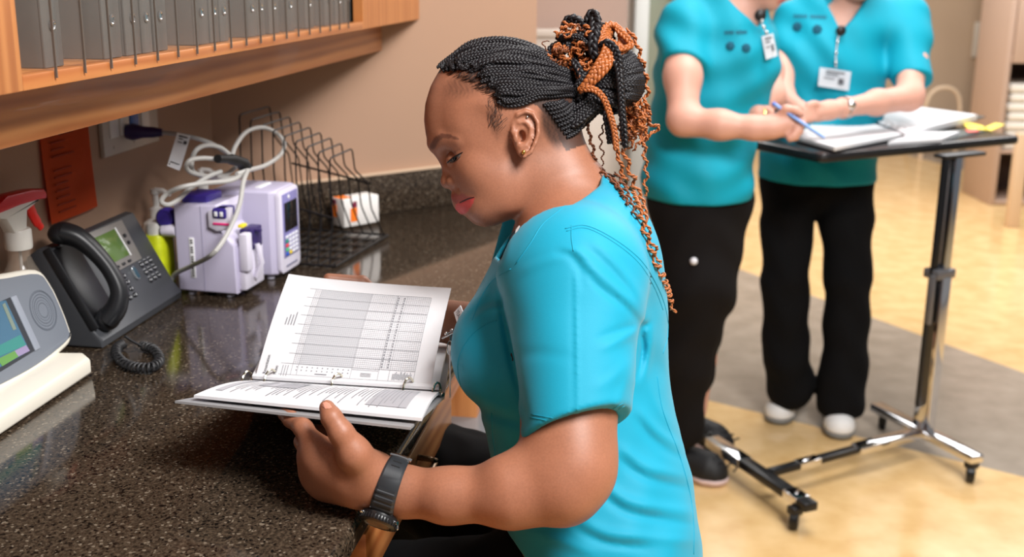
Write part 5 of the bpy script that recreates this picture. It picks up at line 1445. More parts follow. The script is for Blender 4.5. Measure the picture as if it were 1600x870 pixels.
mb.build('grid_lines', g2, page, world=True, smooth=0)
mb = MB()
for j in range(9): v = .155 + .72 * j / 8; strip(mb, pg, .16, v, .90, v + .0028, .0006, 8, 1)
for u in (.20, .235, .545, .90, .76, .70): strip(mb, pg, u, .06, u + .0016, .875, .0006, 1, 8)
for v in (.06, .155): strip(mb, pg, .13, v, .90, v + .002, .0006, 8, 1)
mb.build('grid_rules', g3, page, world=True, smooth=0)
mb = MB(); rb = random.Random(4)
for i in range(26):
    v = .17 + .027 * i
    for u in (.706, .742): strip(mb, pg, u, v, u + .008, v + .014, .0006)
mb.build('dotted_column', g3, page, world=True, smooth=0); mb = MB()
for i in range(11):
    for v in (.10, .128): strip(mb, pg, .225 + i * .030, v, .232 + i * .030, v + .008 , .0006)
for i in range(18): strip(mb, pg, .78 + .006 * i, .07 + .01 * rb.random(), .783 + .006 * i, .12 + .03 * rb.random(), .0006)
for i in range(22): strip(mb, pg, .55 + .0068 * i, .135, .5525 + .0068 * i, .148, .0006)
for k in range(3): strip(mb, pg, .60 - .02 * k * 0, .085 + .012 * k, .66, .089 + .012 * k, .0006)
strip(mb, pg, .34, .075, .41, .083, .0006)
mb.build('printed_notes', g3, page, world=True, smooth=0); mb = MB()
for k in range(4): strip(mb, pg, .083 + .017 * k, .50, .089 + .017 * k, .50 + (.07, .10, .10, .13)[k], .0006)
for u in (.075, .09, .105): strip(mb, pg, u + .07, .04, u + .073, .14 , .0006)
mb.build('printed_marks', g3, page, world=True, smooth=0)
def text_mesh(body, size):
    cu = bpy.data.curves.new('txt', 'FONT'); cu.body = body; cu.size = size; cu.resolution_u = 3
    ob = bpy.data.objects.new('txt', cu); me_ = ob.to_mesh(); vs = [tuple(v.co) for v in me_.vertices]; fs = [tuple(p.vertices) for p in me_.polygons]; ob.to_mesh_clear(); bpy.data.objects.remove(ob); bpy.data.curves.remove(cu)
    return vs, fs
def put_text(mb, body, size, fn):
    vs, fs = text_mesh(body, size); V_ = [mb.bm.verts.new(fn(x, y)) for x, y, _ in vs]
    for f_ in fs:
        try: mb.bm.faces.new([V_[i] for i in f_])
        except ValueError: pass
mb = MB()
# text runs up the page (its baseline is the sheet's long left side)
put_text(mb, 'Resuscitation', .030, lambda x, y: pg(.055 - y * .9, .055 + x * 1.0, .0006))
put_text(mb, 'Notes', .030, lambda x, y: pg(.118 - y * .9, .055 + x * 1.0, .0006))
mb.build('page_title', g4, page, world=True, smooth=0)
# stack of pages on the near cover
OL, OR_ = B(303, 617, 1.375), B(659, 653, 1.268)
RL2, RR2 = B(397, 594, 1.568), B(686, 612, 1.475)
pl2, _ = facing((RL2, RR2, OL, OR_), .005)
def stackfn(u, v, lift=0.0): return pl2(u, v, lift)
st = sheet(stackfn, 'page_stack', paper, .0035, bo, lift=.0)
mb = MB(); rb = random.Random(9)
for k in range(46):
    u = .10 + .80 * k / 46; 
    if k in (7, 8, 22, 31): continue
    v0 = .16 + .1 * rb.random() * (k % 3 == 0); v1 = .55 + .32 * rb.random()
    strip(mb, stackfn, u, v0, u + .0042, v1, .0010, 1, 12)
mb.build('printed_lines', mat('print_mid', (146, 146, 152), rough=.7), st, world=True, smooth=0)
for a_ in ((.17, .12, .36, .50), (.74, .12, .92, .82), (.04, .10, .075, .8)):
    mb = MB(); strip(mb, stackfn, *a_, .0007, 8, 12); mb.build('shaded_block', mat('print_shade', (172, 172, 178), rough=.7), st, world=True, smooth=0)
# covers
CL_, CR_ = B(273, 620, 1.362), B(641, 661, 1.252)
SLc, SRc = B(382, 601, 1.575), B(694, 614, 1.475)
cf, _ = facing((SLc, SRc, CL_, CR_), 0)
sheet(lambda u, v, lift=0.0: cf(u, v, lift - .0045), 'cover', cover, .0028, bo)
FLc, FRc = onz(425, 520, .93), onz(706, 536, .93)
cf2, _ = facing((SLc - Vector((0, 0, .006)), SRc - Vector((0, 0, .006)), FLc, FRc), 0)
sheet(cf2, 'cover', cover, .0026, bo)
rs2, _ = facing((RL2.lerp(RR2, -.01), RR2.lerp(RL2, -.0), FLc.lerp(FRc, .04), FRc.lerp(FLc, .012)), .004)
sheet(lambda u, v, lift=0.0: rs2(u, v, lift + .004), 'page_stack', paper, .004, bo, lift=.002)
# spine plate and rings
sp0, sp1 = RL2 - Vector((0, 0, .004)), RR2 - Vector((0, 0, .004))
mb = MB(); mb.tube([sp0.lerp(sp1, -.02), sp0.lerp(sp1, 1.02)], .006, seg=10, flat=.5); mb.build('ring_plate', metal, bo, world=True)
axd = (sp1 - sp0).normalized()
upd = (Vector((0, 0, 1)) - axd * axd.z).normalized(); sdd = axd.cross(upd)
for px_ in (386, 425, 532, 641, 683):
    pxs = proj = None
    t_ = (px_ - 397) / (686 - 397); c_ = sp0.lerp(sp1, t_) + upd * .004
    mb = MB(); n_ = 20; r_ = .0165 if 400 < px_ < 660 else .012
    mb.tube([c_ + sdd * r_ * math.cos(math.pi * 2 * k / n_) + upd * r_ * math.sin(math.pi * 2 * k / n_) * .95 for k in range(n_)], .0016, seg=8, closed=True)
    mb.build('ring', mat('ring_chrome', (222, 216, 196), rough=.12, metal=1), bo, world=True)
# ---------------- watch ----------------
wt = thing('wristwatch', 'black rubber sports watch on the wrist of the seated woman', 'watch', T(*B(598, 765, 1.30)))
rub = mat('watch_rubber', (38, 41, 45), rough=.5); rubk = mat('watch_black', (24, 24, 26), rough=.3)
c0, c1 = B(628, 767, 1.298), B(585, 752, 1.300); ax_ = (c1 - c0).normalized(); wc = B(611, 762, 1.299)
e1 = (-CZ - ax_ * (-CZ).dot(ax_)).normalized(); e2 = ax_.cross(e1); 
if e2.dot(CY) < 0: e2 = -e2                       # e1 to the lens, e2 down in the picture
R0 = .0272
def wrist_r(dr):
    best = .02
    for s_ in (-.010, 0, .010):
        loc, _, _, d_ = bvh_body.ray_cast(wc + ax_ * s_, dr)
        if loc is not None and d_ < .045: best = max(best, d_)
    return best
def band(a0, a1, w0, w1, th, m_, name, n=26, lift=.0008, ridges=0):
    mb = MB(); top, bot = [], []
    for k in range(n + 1):
        a = math.radians(a0 + (a1 - a0) * k / n); w = w0 + (w1 - w0) * k / n; dr = e1 * math.cos(a) + e2 * math.sin(a)
        rr = wrist_r(dr) + lift + (.0007 * (1 if int(k * ridges / n) % 2 else 0) if ridges else 0)
        top.append([mb.bm.verts.new(wc + dr * (rr + th) + ax_ * s_ * w / 2) for s_ in (-1, -.8, .8, 1)]); 
        bot.append([mb.bm.verts.new(wc + dr * (rr - .001) + ax_ * s_ * w / 2) for s_ in (-1, 1)])
        for s_ in (0, 3): top[-1][s_].co -= dr * th * .5
    for k in range(n):
        for q in range(3): mb.bm.faces.new((top[k][q], top[k + 1][q], top[k + 1][q + 1], top[k][q + 1]))
        mb.bm.faces.new((bot[k][0], bot[k][1], bot[k + 1][1], bot[k + 1][0])); mb.bm.faces.new((top[k][0], bot[k][0], bot[k + 1][0], top[k + 1][0])); mb.bm.faces.new((top[k][3], top[k + 1][3], bot[k + 1][1], bot[k][1]))
    mb.bm.faces.new(top[0] + [bot[0][1], bot[0][0]]); mb.bm.faces.new(top[-1] + [bot[-1][1], bot[-1][0]])
    return mb.build(name, m_, wt, world=True, smooth=30)
band(-82, 58, .021, .028, .0028, rub, 'strap'); band(98, 200, .026, .021, .0028, rub, 'strap')
band(-8, 44, .024, .027, .0035, rub, 'strap_ribs', n=30, ridges=9)
mb = MB()
for a in (-58, -47):
    dr = e1 * math.cos(math.radians(a)) + e2 * math.sin(math.radians(a)); tn = -e1 * math.sin(math.radians(a)) + e2 * math.cos(math.radians(a))
    mb.tube([wc + dr * (wrist_r(dr) + .0037) - ax_ * .005, wc + dr * (wrist_r(dr) + .0037) + ax_ * .005], .0007, seg=6)
mb.build('strap_slots', mat('slot_black', (8, 8, 8), rough=.7), wt, world=True)
mb = MB(); a = math.radians(-86); dr = e1 * math.cos(a) + e2 * math.sin(a)
mb.tube([wc + dr * (wrist_r(dr) + .0035) - ax_ * .0125, wc + dr * (wrist_r(dr) + .0045) - ax_ * .005, wc + dr * (wrist_r(dr) + .0045) + ax_ * .005, wc + dr * (wrist_r(dr) + .0035) + ax_ * .0125], .0021, seg=8); mb.build('buckle', chrome, wt, world=True)
a = math.radians(84); dr = (e1 * math.cos(a) + e2 * math.sin(a)); a2 = math.radians(64)
cc = wc + dr * (wrist_r(dr) - .002) + e1 * .006
tz = (e1 * math.cos(a2) + e2 * math.sin(a2)).normalized(); tx = ax_; ty = tz.cross(tx); MW = Matrix(((tx.x, ty.x, tz.x, cc.x), (tx.y, ty.y, tz.y, cc.y), (tx.z, ty.z, tz.z, cc.z), (0, 0, 0, 1)))
mb = MB(); mb.M = MW; mb.lathe([(.0195, 0), (.0222, .003), (.0222, .0085), (.0205, .0115), (.0160, .0125), (.0150, .0115)], 40, cap=True); 
for k in range(36):
    q = 2 * math.pi * k / 36; mb.box(-.0006, .0006, -.001, .001, .006, .0112, .0002, M=Matrix.Rotation(q, 4, 'Z') @ T(.0222, 0, 0))
case = mb.build('case', rubk, wt, world=True)
mb = MB(); mb.M = MW; mb.lathe([(.0148, .0112), (.0140, .0122), (.001, .0124)], 36); mb.build('watch_glass', mat('watch_face', (112, 104, 92), rough=.08, spec=.8), case, world=True)
mb = MB(); mb.M = MW
for k in (30, 150, 210, 330): mb.cyl(.0022, .003, M=Matrix.Rotation(math.radians(k), 4, 'Z') @ T(.0222, 0, .006) @ RY(90), seg=12)
mb.build('pusher', chrome, case, world=True)
# ---------------- badge clipped on the scrub top ----------------
bd = thing('name_badge', 'small white badge reading YEAR 2 clipped to the seated woman\'s scrub top', 'badge', T(*B(717, 492, 1.45)))
bc = [B(709, 488, 1.475), B(719, 477, 1.462), B(727, 497, 1.448), B(716, 511, 1.455)]
def bf(u, v, lift=0.0):
    p = bc[0].lerp(bc[1], v).lerp(bc[3].lerp(bc[2], v), u); n_ = (bc[3] - bc[0]).cross(bc[1] - bc[0]).normalized()
    if n_.dot(ray(717, 492)) > 0: n_ = -n_
    return p + n_ * lift
sheet(bf, 'card', mat('badge_white', (226, 226, 230), rough=.35), .0012, bd, 4, 4)
vs, fs = text_mesh('YEAR 2', 1.0); wx = max(v[0] for v in vs)
mb = MB(); put_text(mb, 'YEAR 2', 1.0, lambda x, y: bf(.10 + x / wx * .80, .28 + y * .62, .0004)); mb.build('lettering', mat('badge_text', (60, 60, 66), rough=.5), bd, world=True, smooth=0)
mb = MB(); mb.ball(B(725.5, 503, 1.44), .0028); mb.build('badge_stud', wht, bd, world=True)
rl = thing('badge_clip', 'silver clip with a thin white cord hanging from the scrub top', 'clip', T(*B(700, 525, 1.46)))
mb = MB(); a, b_ = B(692, 528, 1.475), B(712, 518, 1.455); mb.tube([a, b_], .0028, seg=8, flat=.5); mb.ball(B(697, 521, 1.47), .0022); mb.ball(B(706, 516, 1.465), .0022); mb.tube([B(697, 521, 1.47), B(712, 515, 1.455)], .0011, seg=6); mb.build('clip_bar', metal, rl, world=True)
mb = MB(); ring_c = B(703, 543, 1.462); mb.tube([ring_c + CX * .0035 * math.cos(k * .3927) + CY * .009 * math.sin(k * .3927) for k in range(16)], .0006, seg=5, closed=True)
mb.tube([B(704, 522, 1.462), B(703, 532, 1.462)], .0014, seg=6); mb.build('clip_ring', metal, rl, world=True)
mb = MB(); mb.tube([B(703, 548, 1.462), B(703.5, 585, 1.462), B(703, 621, 1.462)], .0011, seg=6); mb.build('hanging_cord', mat('cord_white', (214, 214, 218), rough=.4), rl, world=True)
# ---------------- stools ----------------
def stool(M, lab, seat_m, r, h, gn):
    o = thing('stool', lab, 'stool', M, gn)
    m = MB(); m.lathe([(0, h - .075), (r * .93, h - .072), (r, h - .055), (r, h - .018), (r * .96, h - .004), (r * .8, h), (0, h)], 40, cap=False); m.build('seat', seat_m, o)
    m = MB(); m.cyl(.025, h - .15, M=T(0, 0, .08), seg=18); m.build('column', chrome, o)
    for k in range(5):
        a = k * 72; m = MB(); m.tube([(.02, 0, .10), (.15, 0, .085), (.26, 0, .065)], [.018, .016, .012], seg=8, M=RZ(a), flat=.7); l_ = m.build('leg', chrome, o)
        m = MB(); m.cyl(.026, .02, M=RZ(a) @ T(.26, -.01, .0265) @ RX(-90), seg=16); m.build('caster', blackp, l_)
    return o
sq_ = onz(735, 655, .62)
stool(T(.02, 1.47, 0), 'black padded stool the woman sits on', mat('black_vinyl', (20, 20, 22), rough=.4), .17, .57, None)
stool(T(-.085, 2.235, 0), 'grey round stool behind the seated woman\'s lap at the counter', mat('grey_seat', (118, 118, 120), rough=.22, coat=.5), .20, .62, None)
# ---------------- overbed table ----------------
ZT = 1.0
c1, c2, c0_ = onz(1285, 241, ZT), onz(1597, 212, ZT), onz(1160, 219, ZT)
ux = (c2 - c1).normalized(); uy = Vector((-ux.y, ux.x, 0)); Wd = (c2 - c1).length
MT = Matrix(((ux.x, uy.x, 0, c1.x), (ux.y, uy.y, 0, c1.y), (0, 0, 1, 0), (0, 0, 0, 1))); MTi = MT.inverted()
q0 = MTi @ c0_
Dp = .40
tb = thing('overbed_table', 'black topped overbed table with chrome column on casters', 'table', MT)
m = MB(); m.prism(rrect(0, Wd, 0, Dp, .03), ZT - .026, ZT, bev=.004, seg=2); m.build('tabletop', mat('table_black', (26, 25, 28), rough=.22), tb)
m = MB(); m.prism(rrect(-.0015, Wd + .0015, -.0015, Dp + .0015, .031), ZT - .021, ZT - .006, bev=.002); m.build('edge_band', mat('edge_black', (16, 16, 18), rough=.45), tb)
tl = lambda px, py, z: MTi @ onz(px, py, z)
ft = tl(1442, 678, .06); col = Vector((ft.x, ft.y, 0))
def bar(a, b, w, h, m_, name, parent, bev=.006):
    a = Vector(a); b = Vector(b); d = (b - a); L_ = d.length; z = Matrix.Translation(a) @ d.to_track_quat('X', 'Z').to_matrix().to_4x4()
    mb = MB(); mb.box(0, L_, -w / 2, w / 2, -h / 2, h / 2, bev, M=z); return mb.build(name, m_, parent)
# fixed column and the inner sliding column
bar((col.x, col.y, .07), (col.x, col.y, .60), .060, .042, chrome, 'column', tb)
bar((col.x + .004, col.y, .58), (col.x + .004, col.y, ZT - .027), .046, .030, mat('chrome_dull', (170, 178, 190), rough=.18, metal=1), 'inner_column', tb)
bar((col.x - .034, col.y - .002, .16), (col.x - .034, col.y - .002, ZT - .027), .008, .030, mat('column_black', (10, 10, 12), rough=.2), 'column_cover', tb, .002)
m = MB(); m.box(col.x - .045, col.x + .036, col.y - .03, col.y + .03, .585, .615, .005); m.box(col.x - .052, col.x - .038, col.y - .02, col.y + .0, .44, .60, .004); m.build('height_lever', mat('lever_grey', (120, 120, 124), rough=.3, metal=.6), tb)
bar((col.x - .06, col.y, ZT - .0325), (col.x + .12, col.y, ZT - .0325), .05, .012, mat('bracket_black', (24, 24, 26), rough=.4), 'bracket', tb, .004)
bm_m = mat('bar_black', (18, 18, 20), rough=.3)
ends = [tl(1368, 634, .08), tl(1528, 718, .08)]
f1 = bar(ends[0], ends[1], .05, .028, chrome, 'foot_bar', tb)
e3 = tl(1203, 738, .08); mid_ = tl(1437, 675, .08)
bar(mid_, mid_.lerp(e3, .45), .048, .028, chrome, 'base_bar', tb)
bar(mid_.lerp(e3, .45), e3, .030, .020, bm_m, 'base_bar', tb, .003)
bar(mid_.lerp(e3, .70), mid_.lerp(e3, .83), .034, .0235, chrome, 'joint_sleeve', tb, .002)
e4, e5 = tl(1112, 688, .08), tl(1268, 793, .08)
bar(e4, e5, .045, .026, bm_m, 'cross_bar', tb, .004)
bar(e4, e4.lerp(e5, .36), .049, .0285, chrome, 'bar_sleeve', tb, .002)
bar(e4.lerp(e5, .80), e4.lerp(e5, .92), .049, .0285, chrome, 'bar_sleeve', tb, .002)
for (x, y) in ((1378, 668), (1515, 752), (1240, 826), (1108, 712)):
    q = tl(x, y, 0.0); q.z = 0
    m = MB(); m.lathe([(.006, -.014), (.026, -.012), (.029, -.008), (.029, .008), (.026, .012), (.006, .014)], 24, T(q.x, q.y, .0295) @ RZ(40) @ RX(90)); cs = m.build('caster_wheel', mat('wheel_black', (14, 14, 15), rough=.35), tb)
    m = MB(); m.box(q.x - .018, q.x + .018, q.y - .016, q.y + .016, .045, .070, .004); m.cyl(.007, .02, M=T(q.x, q.y, .06), seg=12); m.build('caster_fork', blackp, cs)
# ---------------- open binder and papers on the table ----------------
zb = ZT + .0015
ob = thing('open_binder', 'open dark binder with white pages on the overbed table', 'binder', T(*onz(1350, 200, zb)))
dk = mat('binder_dark_green', (28, 44, 42), rough=.4)
def quad3(pts, z0, z1, name, m_, parent, bev=.001):
    q = [onz(x, y, z1) for x, y in pts]; mb = MB(); mb.prism([(p.x, p.y) for p in q], z0, z1, bev=bev); return mb.build(name, m_, parent, world=True)
quad3([(1234, 214), (1304, 232), (1410, 214), (1330, 178)], zb, zb + .004, 'cover', dk, ob)
quad3([(1330, 176), (1412, 212), (1540, 182), (1386, 158)], zb, zb + .004, 'cover', dk, ob)
quad3([(1242, 212), (1304, 229), (1408, 209), (1330, 179)], zb + .005, zb + .018, 'page_stack', paper, ob)
quad3([(1290, 178), (1330, 178), (1345, 186), (1250, 208)], zb + .0185, zb + .0195, 'page', paper, ob)
quad3([(1340, 177), (1414, 207), (1527, 179), (1384, 160)], zb + .005, zb + .026, 'page_stack', paper, ob)
for (x, y) in ((1288, 183), (1342, 190), (1388, 198), (1408, 204)):
    c_ = onz(x, y, zb + .022); mb = MB(); mb.tube([c_ + Vector((math.cos(k * .3927) * .014, 0, math.sin(k * .3927) * .016)) for k in range(16)], .0016, seg=6, closed=True); mb.build('ring', metal, ob, world=True)
o2_ = thing('paper_folder', 'thick white paper folder under the right end of the open binder', 'folder', T(*onz(1440, 212, zb)))
quad3([(1388, 221), (1470, 216), (1500, 205), (1440, 206)], zb, zb + .012, 'papers', paper, o2_)
quad3([(1384, 224), (1476, 219), (1545, 203), (1440, 204)], zb - .0008, zb + .0005, 'folder_cover', dk, o2_)
for nm, pts, c, lb in (('sticky_note', ((1500, 188), (1512, 200), (1545, 203), (1535, 196)), (238, 214, 60), 'yellow sticky note poking out from under the open binder'),
                   ('sticky_note', ((1536, 200), (1548, 204), (1570, 194), (1555, 192)), (240, 218, 70), 'yellow sticky note farthest right on the overbed table'),
                   ('index_tab', ((1508, 202), (1512, 206), (1530, 205), (1526, 201)), (226, 96, 80), 'red index tab beside the yellow sticky notes')):
    p_ = [onz(x, y, zb + .004) for x, y in pts]; mb = MB(); mb.prism([(p.x, p.y) for p in p_], zb + .002, zb + .004)
    o_ = mb.build(nm, mat('note_%d' % c[1], c, rough=.6)); tag(o_, lb, 'note' if nm == 'sticky_note' else 'tab')
# ---------------- things at the far end of the room ----------------
taupe = mat('taupe_laminate', (176, 152, 136), rough=.5); dkb = mat('shelf_dark', (66, 50, 42), rough=.7)
def far(px, py, y): r = ray(px, py); t = y / r.y; return Vector((0, 0, HC)) + t * r
YF = 7.6
a, b_ = far(1548, 300, YF), far(1700, 0, YF)
zt_ = far(1560, -60, YF).z; zo = far(1560, 98, YF).z; zo2 = far(1560, 162, YF).z
cb = thing('storage_cabinet', 'taupe storage cabinet with an open shelf of white linen at the far right', 'cabinet', T(a.x, YF, 0))
w_ = b_.x - a.x
m = MB(); m.box(0, .035, 0, .5, .001, zt_, .003); m.build('side_panel', taupe, cb)
m = MB(); m.box(w_ - .03, w_, 0, .5, .001, zt_, .003); m.build('side_panel', taupe, cb)
m = MB(); m.box(.036, w_ - .031, .47, .5, .02, zt_ - .02); m.build('back_panel', dkb, cb)
m = MB(); m.box(.036, w_ - .031, 0, .46, zo, zo + .02); m.box(.036, w_ - .031, -.02, 0, zo, zt_, .003); m.build('upper_door', taupe, cb)
m = MB(); m.box(.036, w_ - .031, 0, .46, .35, .37, .002); m.build('shelf_board', taupe, cb)
m = MB(); m.box(.036, w_ - .031, 0, .46, .005, .03, .002); m.build('shelf_board', taupe, cb)
ln = mat('linen_white', (222, 218, 210), rough=.85)
for k in range(7):
    m = MB(); zz = .372 + k * .062; m.box(.06 + .01 * (k % 2), .50, .03, .42, zz, zz + .058, .02, seg=3); o_ = m.build('folded_linen', ln); o_.matrix_basis = T(a.x, YF, 0)
    tag(o_, 'folded white linen on the far cabinet shelf, ' + ('lowest of the stack', 'second from the bottom', 'third from the bottom', 'in the middle of the stack', 'third from the top', 'second from the top', 'topmost of the stack')[k], 'linen', 'folded linen on the far cabinet shelf')
p_ = far(1594, 240, 6.9)
m = MB(); m.box(p_.x - .02, p_.x + .05, 6.9, 6.96, .001, p_.z + .12, .004); o_ = m.build('bed_end_post', mat('bed_beige', (206, 180, 150), rough=.5)); tag(o_, 'beige bed end post at the far right edge', 'post')
p_ = far(1447, 62, 10.88); p2_ = far(1526, 62, 10.88)
m = MB(); m.box(p2_.x - .035, p2_.x + .035, 10.86, 10.884, p2_.z - .16, p2_.z + .16, .006); o_ = m.build('wall_dispenser', mat('dispenser_white', (232, 226, 214), rough=.4)); tag(o_, 'slim white dispenser on the far beige wall', 'dispenser')
a1, a2 = far(1446, 168, 9.5), far(1500, 168, 9.5)
fc = thing('folding_chair', 'beige framed chair far behind the overbed table', 'chair', T((a1.x + a2.x) / 2, 9.5, 0))
zz = far(1470, 140, 9.5).z; hw = (a2.x - a1.x) / 2
m = MB(); m.tube(spline([(-hw, 0, .001), (-hw, 0, zz * .75), (-hw * .5, 0, zz), (hw * .5, 0, zz), (hw, 0, zz * .75), (hw, 0, .001)], 6), .016, seg=8); m.build('frame', mat('frame_beige', (220, 196, 168), rough=.4), fc)
m = MB(); m.tube([(-hw, .4, .001), (-hw, .1, zz * .55)], .014, seg=8); m.tube([(hw, .4, .001), (hw, .1, zz * .55)], .014, seg=8); m.build('rear_leg', mat('frame_beige', ()), fc)
m = MB(); m.box(-hw * .9, hw * .9, -.02, .40, zz * .52, zz * .56, .012); m.build('seat', taupe, fc)
# ---------------- two standing colleagues ----------------
fair = np.array(lin((206, 156, 138)))
fair_m = mat('skin_fair', (226, 172, 150), rough=.5, sss=.05, attr='Col')
scrub2 = mat('teal_scrub', (0, 146, 170), rough=.68, spec=.3, bump=.12, bscale=900)
blackt = mat('black_scrub_trousers', (17, 14, 14), rough=.9, spec=.2)
def head_sdf(Sx, c, f, up, r=.1):
    """plain head: c centre, f facing, up; returns eye/hair frame"""
    f = (f - up * f.dot(up)).normalized(); l = up.cross(f)
    M = Matrix(((f.x, l.x, up.x, c.x), (f.y, l.y, up.y, c.y), (f.z, l.z, up.z, c.z), (0, 0, 0, 1)))
    g = lambda x, y, z: M @ Vector((x, y, z))
    R = M.to_3x3().to_4x4()
    Sx.ell(g(-.010, 0, .030), (.096, .076, .088), .02, R=R); Sx.ell(g(.030, 0, -.035), (.058, .058, .075), .03, R=R); Sx.ell(g(.050, 0, -.088), (.030, .030, .024), .025, R=R)
    Sx.cap(g(.082, 0, .010), g(.104, 0, -.026), .008, .011, .010); Sx.ell(g(.100, 0, -.030), (.012, .016, .009), .006, R=R)
    for s in (-1, 1):
        Sx.ell(g(.084, .030 * s, .008), (.014, .016, .010), .008, '-', R=R); Sx.ell(g(.073, .030 * s, .006), (.014, .015, .011), .003, R=R)
        Sx.cap(g(.080, .014 * s, .026), g(.068, .046 * s, .028), .007, .006, .012)
        Sx.ell(g(-.004, .076 * s, -.004), (.016, .008, .030), .006, R=R); Sx.ell(g(0, .083 * s, -.002), (.009, .005, .018), .003, '-', R=R)
        Sx.ell(g(.055, .036 * s, -.030), (.026, .020, .024), .018, R=R)
    Sx.cap(g(.083, -.018, -.058), g(.083, .018, -.058), .0065, .0065, .006); Sx.cap(g(.081, -.015, -.068), g(.081, .015, -.068), .007, .007, .005); Sx.cap(g(.091, -.020, -.0632), g(.091, .020, -.0632), .0016, .0016, .002, '-')
    return M
def hair_cap(parent, M, m_, lo, hi, back=None):
    Hs = Sdf(); g = lambda x, y, z: M @ Vector((x, y, z)); R = M.to_3x3().to_4x4()
    Hs.ell(g(-.018, 0, .040), (.100, .086, .094), .02, R=R); Hs.ell(g(-.045, 0, -.02), (.070, .080, .085), .03, R=R)
    if back: Hs.ell(g(-.11, 0, .05), (.04, .045, .04), .02, R=R)
    fcut = M.to_3x3() @ Vector((1, 0, -.55)); fcut.normalize(); o = g(.045, 0, .045)
    Hs.fun(lambda P: (P - _n(o)) @ _n(fcut), o, 9, .012, '&')
    def strands(P):
        q = P @ np.array(M.inverted())[:3, :3].T + np.array(M.inverted())[:3, 3]; return .0012 * np.sin(np.arctan2(q[:, 1], q[:, 2]) * 60 + 9 * np.sin(q[:, 0] * 30))
    Hs.fun(strands, o, 9, 1, 'd')
    me_, _, _ = sdf_mesh('hair', Hs, lo, hi, .004); me_.materials.append(m_); return link('hair', me_, parent, world=True, smooth=180)
def face_colour(M, base):
    Mi = np.array(M.inverted())
    def fn(P):
        q = P @ Mi[:3, :3].T + Mi[:3, 3]; C = np.tile(base, (len(P), 1))
        lip = (1 - smooth01(np.abs(q[:, 2] + .063), .009, .013)) * (1 - smooth01(np.abs(q[:, 1]), .018, .024)) * (q[:, 0] > .06)
        C = C * (1 - lip[:, None] * .8) + np.array(lin((190, 84, 84))) * lip[:, None] * .8
        br = (1 - smooth01(np.abs(q[:, 2] - .030 + np.abs(np.abs(q[:, 1]) - .03) * .2), .003, .006)) * (1 - smooth01(np.abs(np.abs(q[:, 1]) - .030), .014, .02)) * (q[:, 0] > .05)
        C = C * (1 - br[:, None] * .7) + np.array(lin((90, 60, 45))) * br[:, None] * .7
        return C
    return fn
def finger(Sx, pts, r0, r1):
    n = len(pts) - 1
    for i in range(n): Sx.cap(B(*pts[i]), B(*pts[i + 1]), r0 + (r1 - r0) * i / n, r0 + (r1 - r0) * (i + 1) / n, .005)
def shoe(parent, heel, toe, m_, sole_m, h=.075):
    heel = Vector(heel); toe = Vector(toe); d = (toe - heel).normalized(); sd = Vector((-d.y, d.x, 0)); q = Sdf()
    q.cap(heel + Vector((0, 0, .045)) + d * .03, toe + Vector((0, 0, .034)) - d * .045, .042, .044, .03); q.cap(heel + d * .04 + Vector((0, 0, .06)), heel + d * .09 + Vector((0, 0, .06)), .040, .034, .03)
    q.cap(toe - d * .05 + Vector((0, 0, .028)), toe - d * .035 + Vector((0, 0, .026)), .045, .036, .03)
    q.fun(lambda P: .022 - P[:, 2], heel, 9, .004, '&'); q.fun(lambda P: P[:, 2] - h - .02, heel, 9, .01, '&')
    lo = [min(heel[i], toe[i]) - .08 for i in range(2)] + [-.02]; hi = [max(heel[i], toe[i]) + .08 for i in range(2)] + [.16]
    me_, _, _ = sdf_mesh('shoe', q, lo, hi, .005); me_.materials.append(m_); o = link('shoe', me_, parent, world=True, smooth=60)
    q = Sdf(); q.cap(heel + Vector((0, 0, .045)) + d * .03, toe + Vector((0, 0, .034)) - d * .045, .046, .048, .03); q.cap(toe - d * .05 + Vector((0, 0, .028)), toe - d * .035 + Vector((0, 0, .026)), .048, .039, .03)
    q.fun(lambda P: .003 - P[:, 2], heel, 9, .003, '&'); q.fun(lambda P: P[:, 2] - .024, heel, 9, .003, '&')
    me_, _, _ = sdf_mesh('sole', q, lo, hi, .005); me_.materials.append(sole_m); link('sole', me_, o, world=True, smooth=60)
    mb = MB()
    for k in range(4):
        c_ = heel + d * (.115 + .022 * k) + Vector((0, 0, .084 - .008 * k)); mb.tube([c_ - sd * .018, c_ + Vector((0, 0, .004)), c_ + sd * .018], .003, seg=6)
    mb.build('laces', m_, o, world=True)
# ---- left colleague, three quarter view, writing ----
DA = 3.35
A_ = thing('person', 'standing person in teal scrubs writing with a blue pen at the overbed table', 'person', T(*onz(1080, 640, 0)))
bodyA = Sdf(); fA = Vector((.80, -.55, 0)).normalized()
hcA = B(1203, -55, 3.28); upA = (Vector((0, 0, 1)) - fA * .0 + Vector((.42, -.35, 0))).normalized()
MA = head_sdf(bodyA, hcA, (fA + Vector((0, 0, -.9))).normalized(), upA)
bodyA.cap(B(1150, 20, 3.36), B(1185, -30, 3.31), .056, .052, .03)
bodyA.cap(B(1120, 60, 3.38), B(1095, 270, 3.38), .12, .11, .05); bodyA.cap(B(1070, 60, 3.30), B(1165, 40, 3.50), .055, .055, .05)
def limb(Sx, *q):                       # (px, py, depth, r) chain
    for a, b in zip(q, q[1:]): Sx.cap(B(*a[:3]), B(*b[:3]), a[3], b[3], .03)
limb(bodyA, (1066, 50, 3.28, .052), (1067, 120, 3.20, .049), (1068, 182, 3.16, .041)); limb(bodyA, (1068, 190, 3.16, .041), (1125, 195, 3.12, .037), (1180, 200, 3.10, .029), (1205, 200, 3.09, .027))
limb(bodyA, (1165, 45, 3.52, .05), (1200, 110, 3.48, .043), (1205, 150, 3.42, .038), (1180, 172, 3.34, .026), (1165, 176, 3.30, .024))
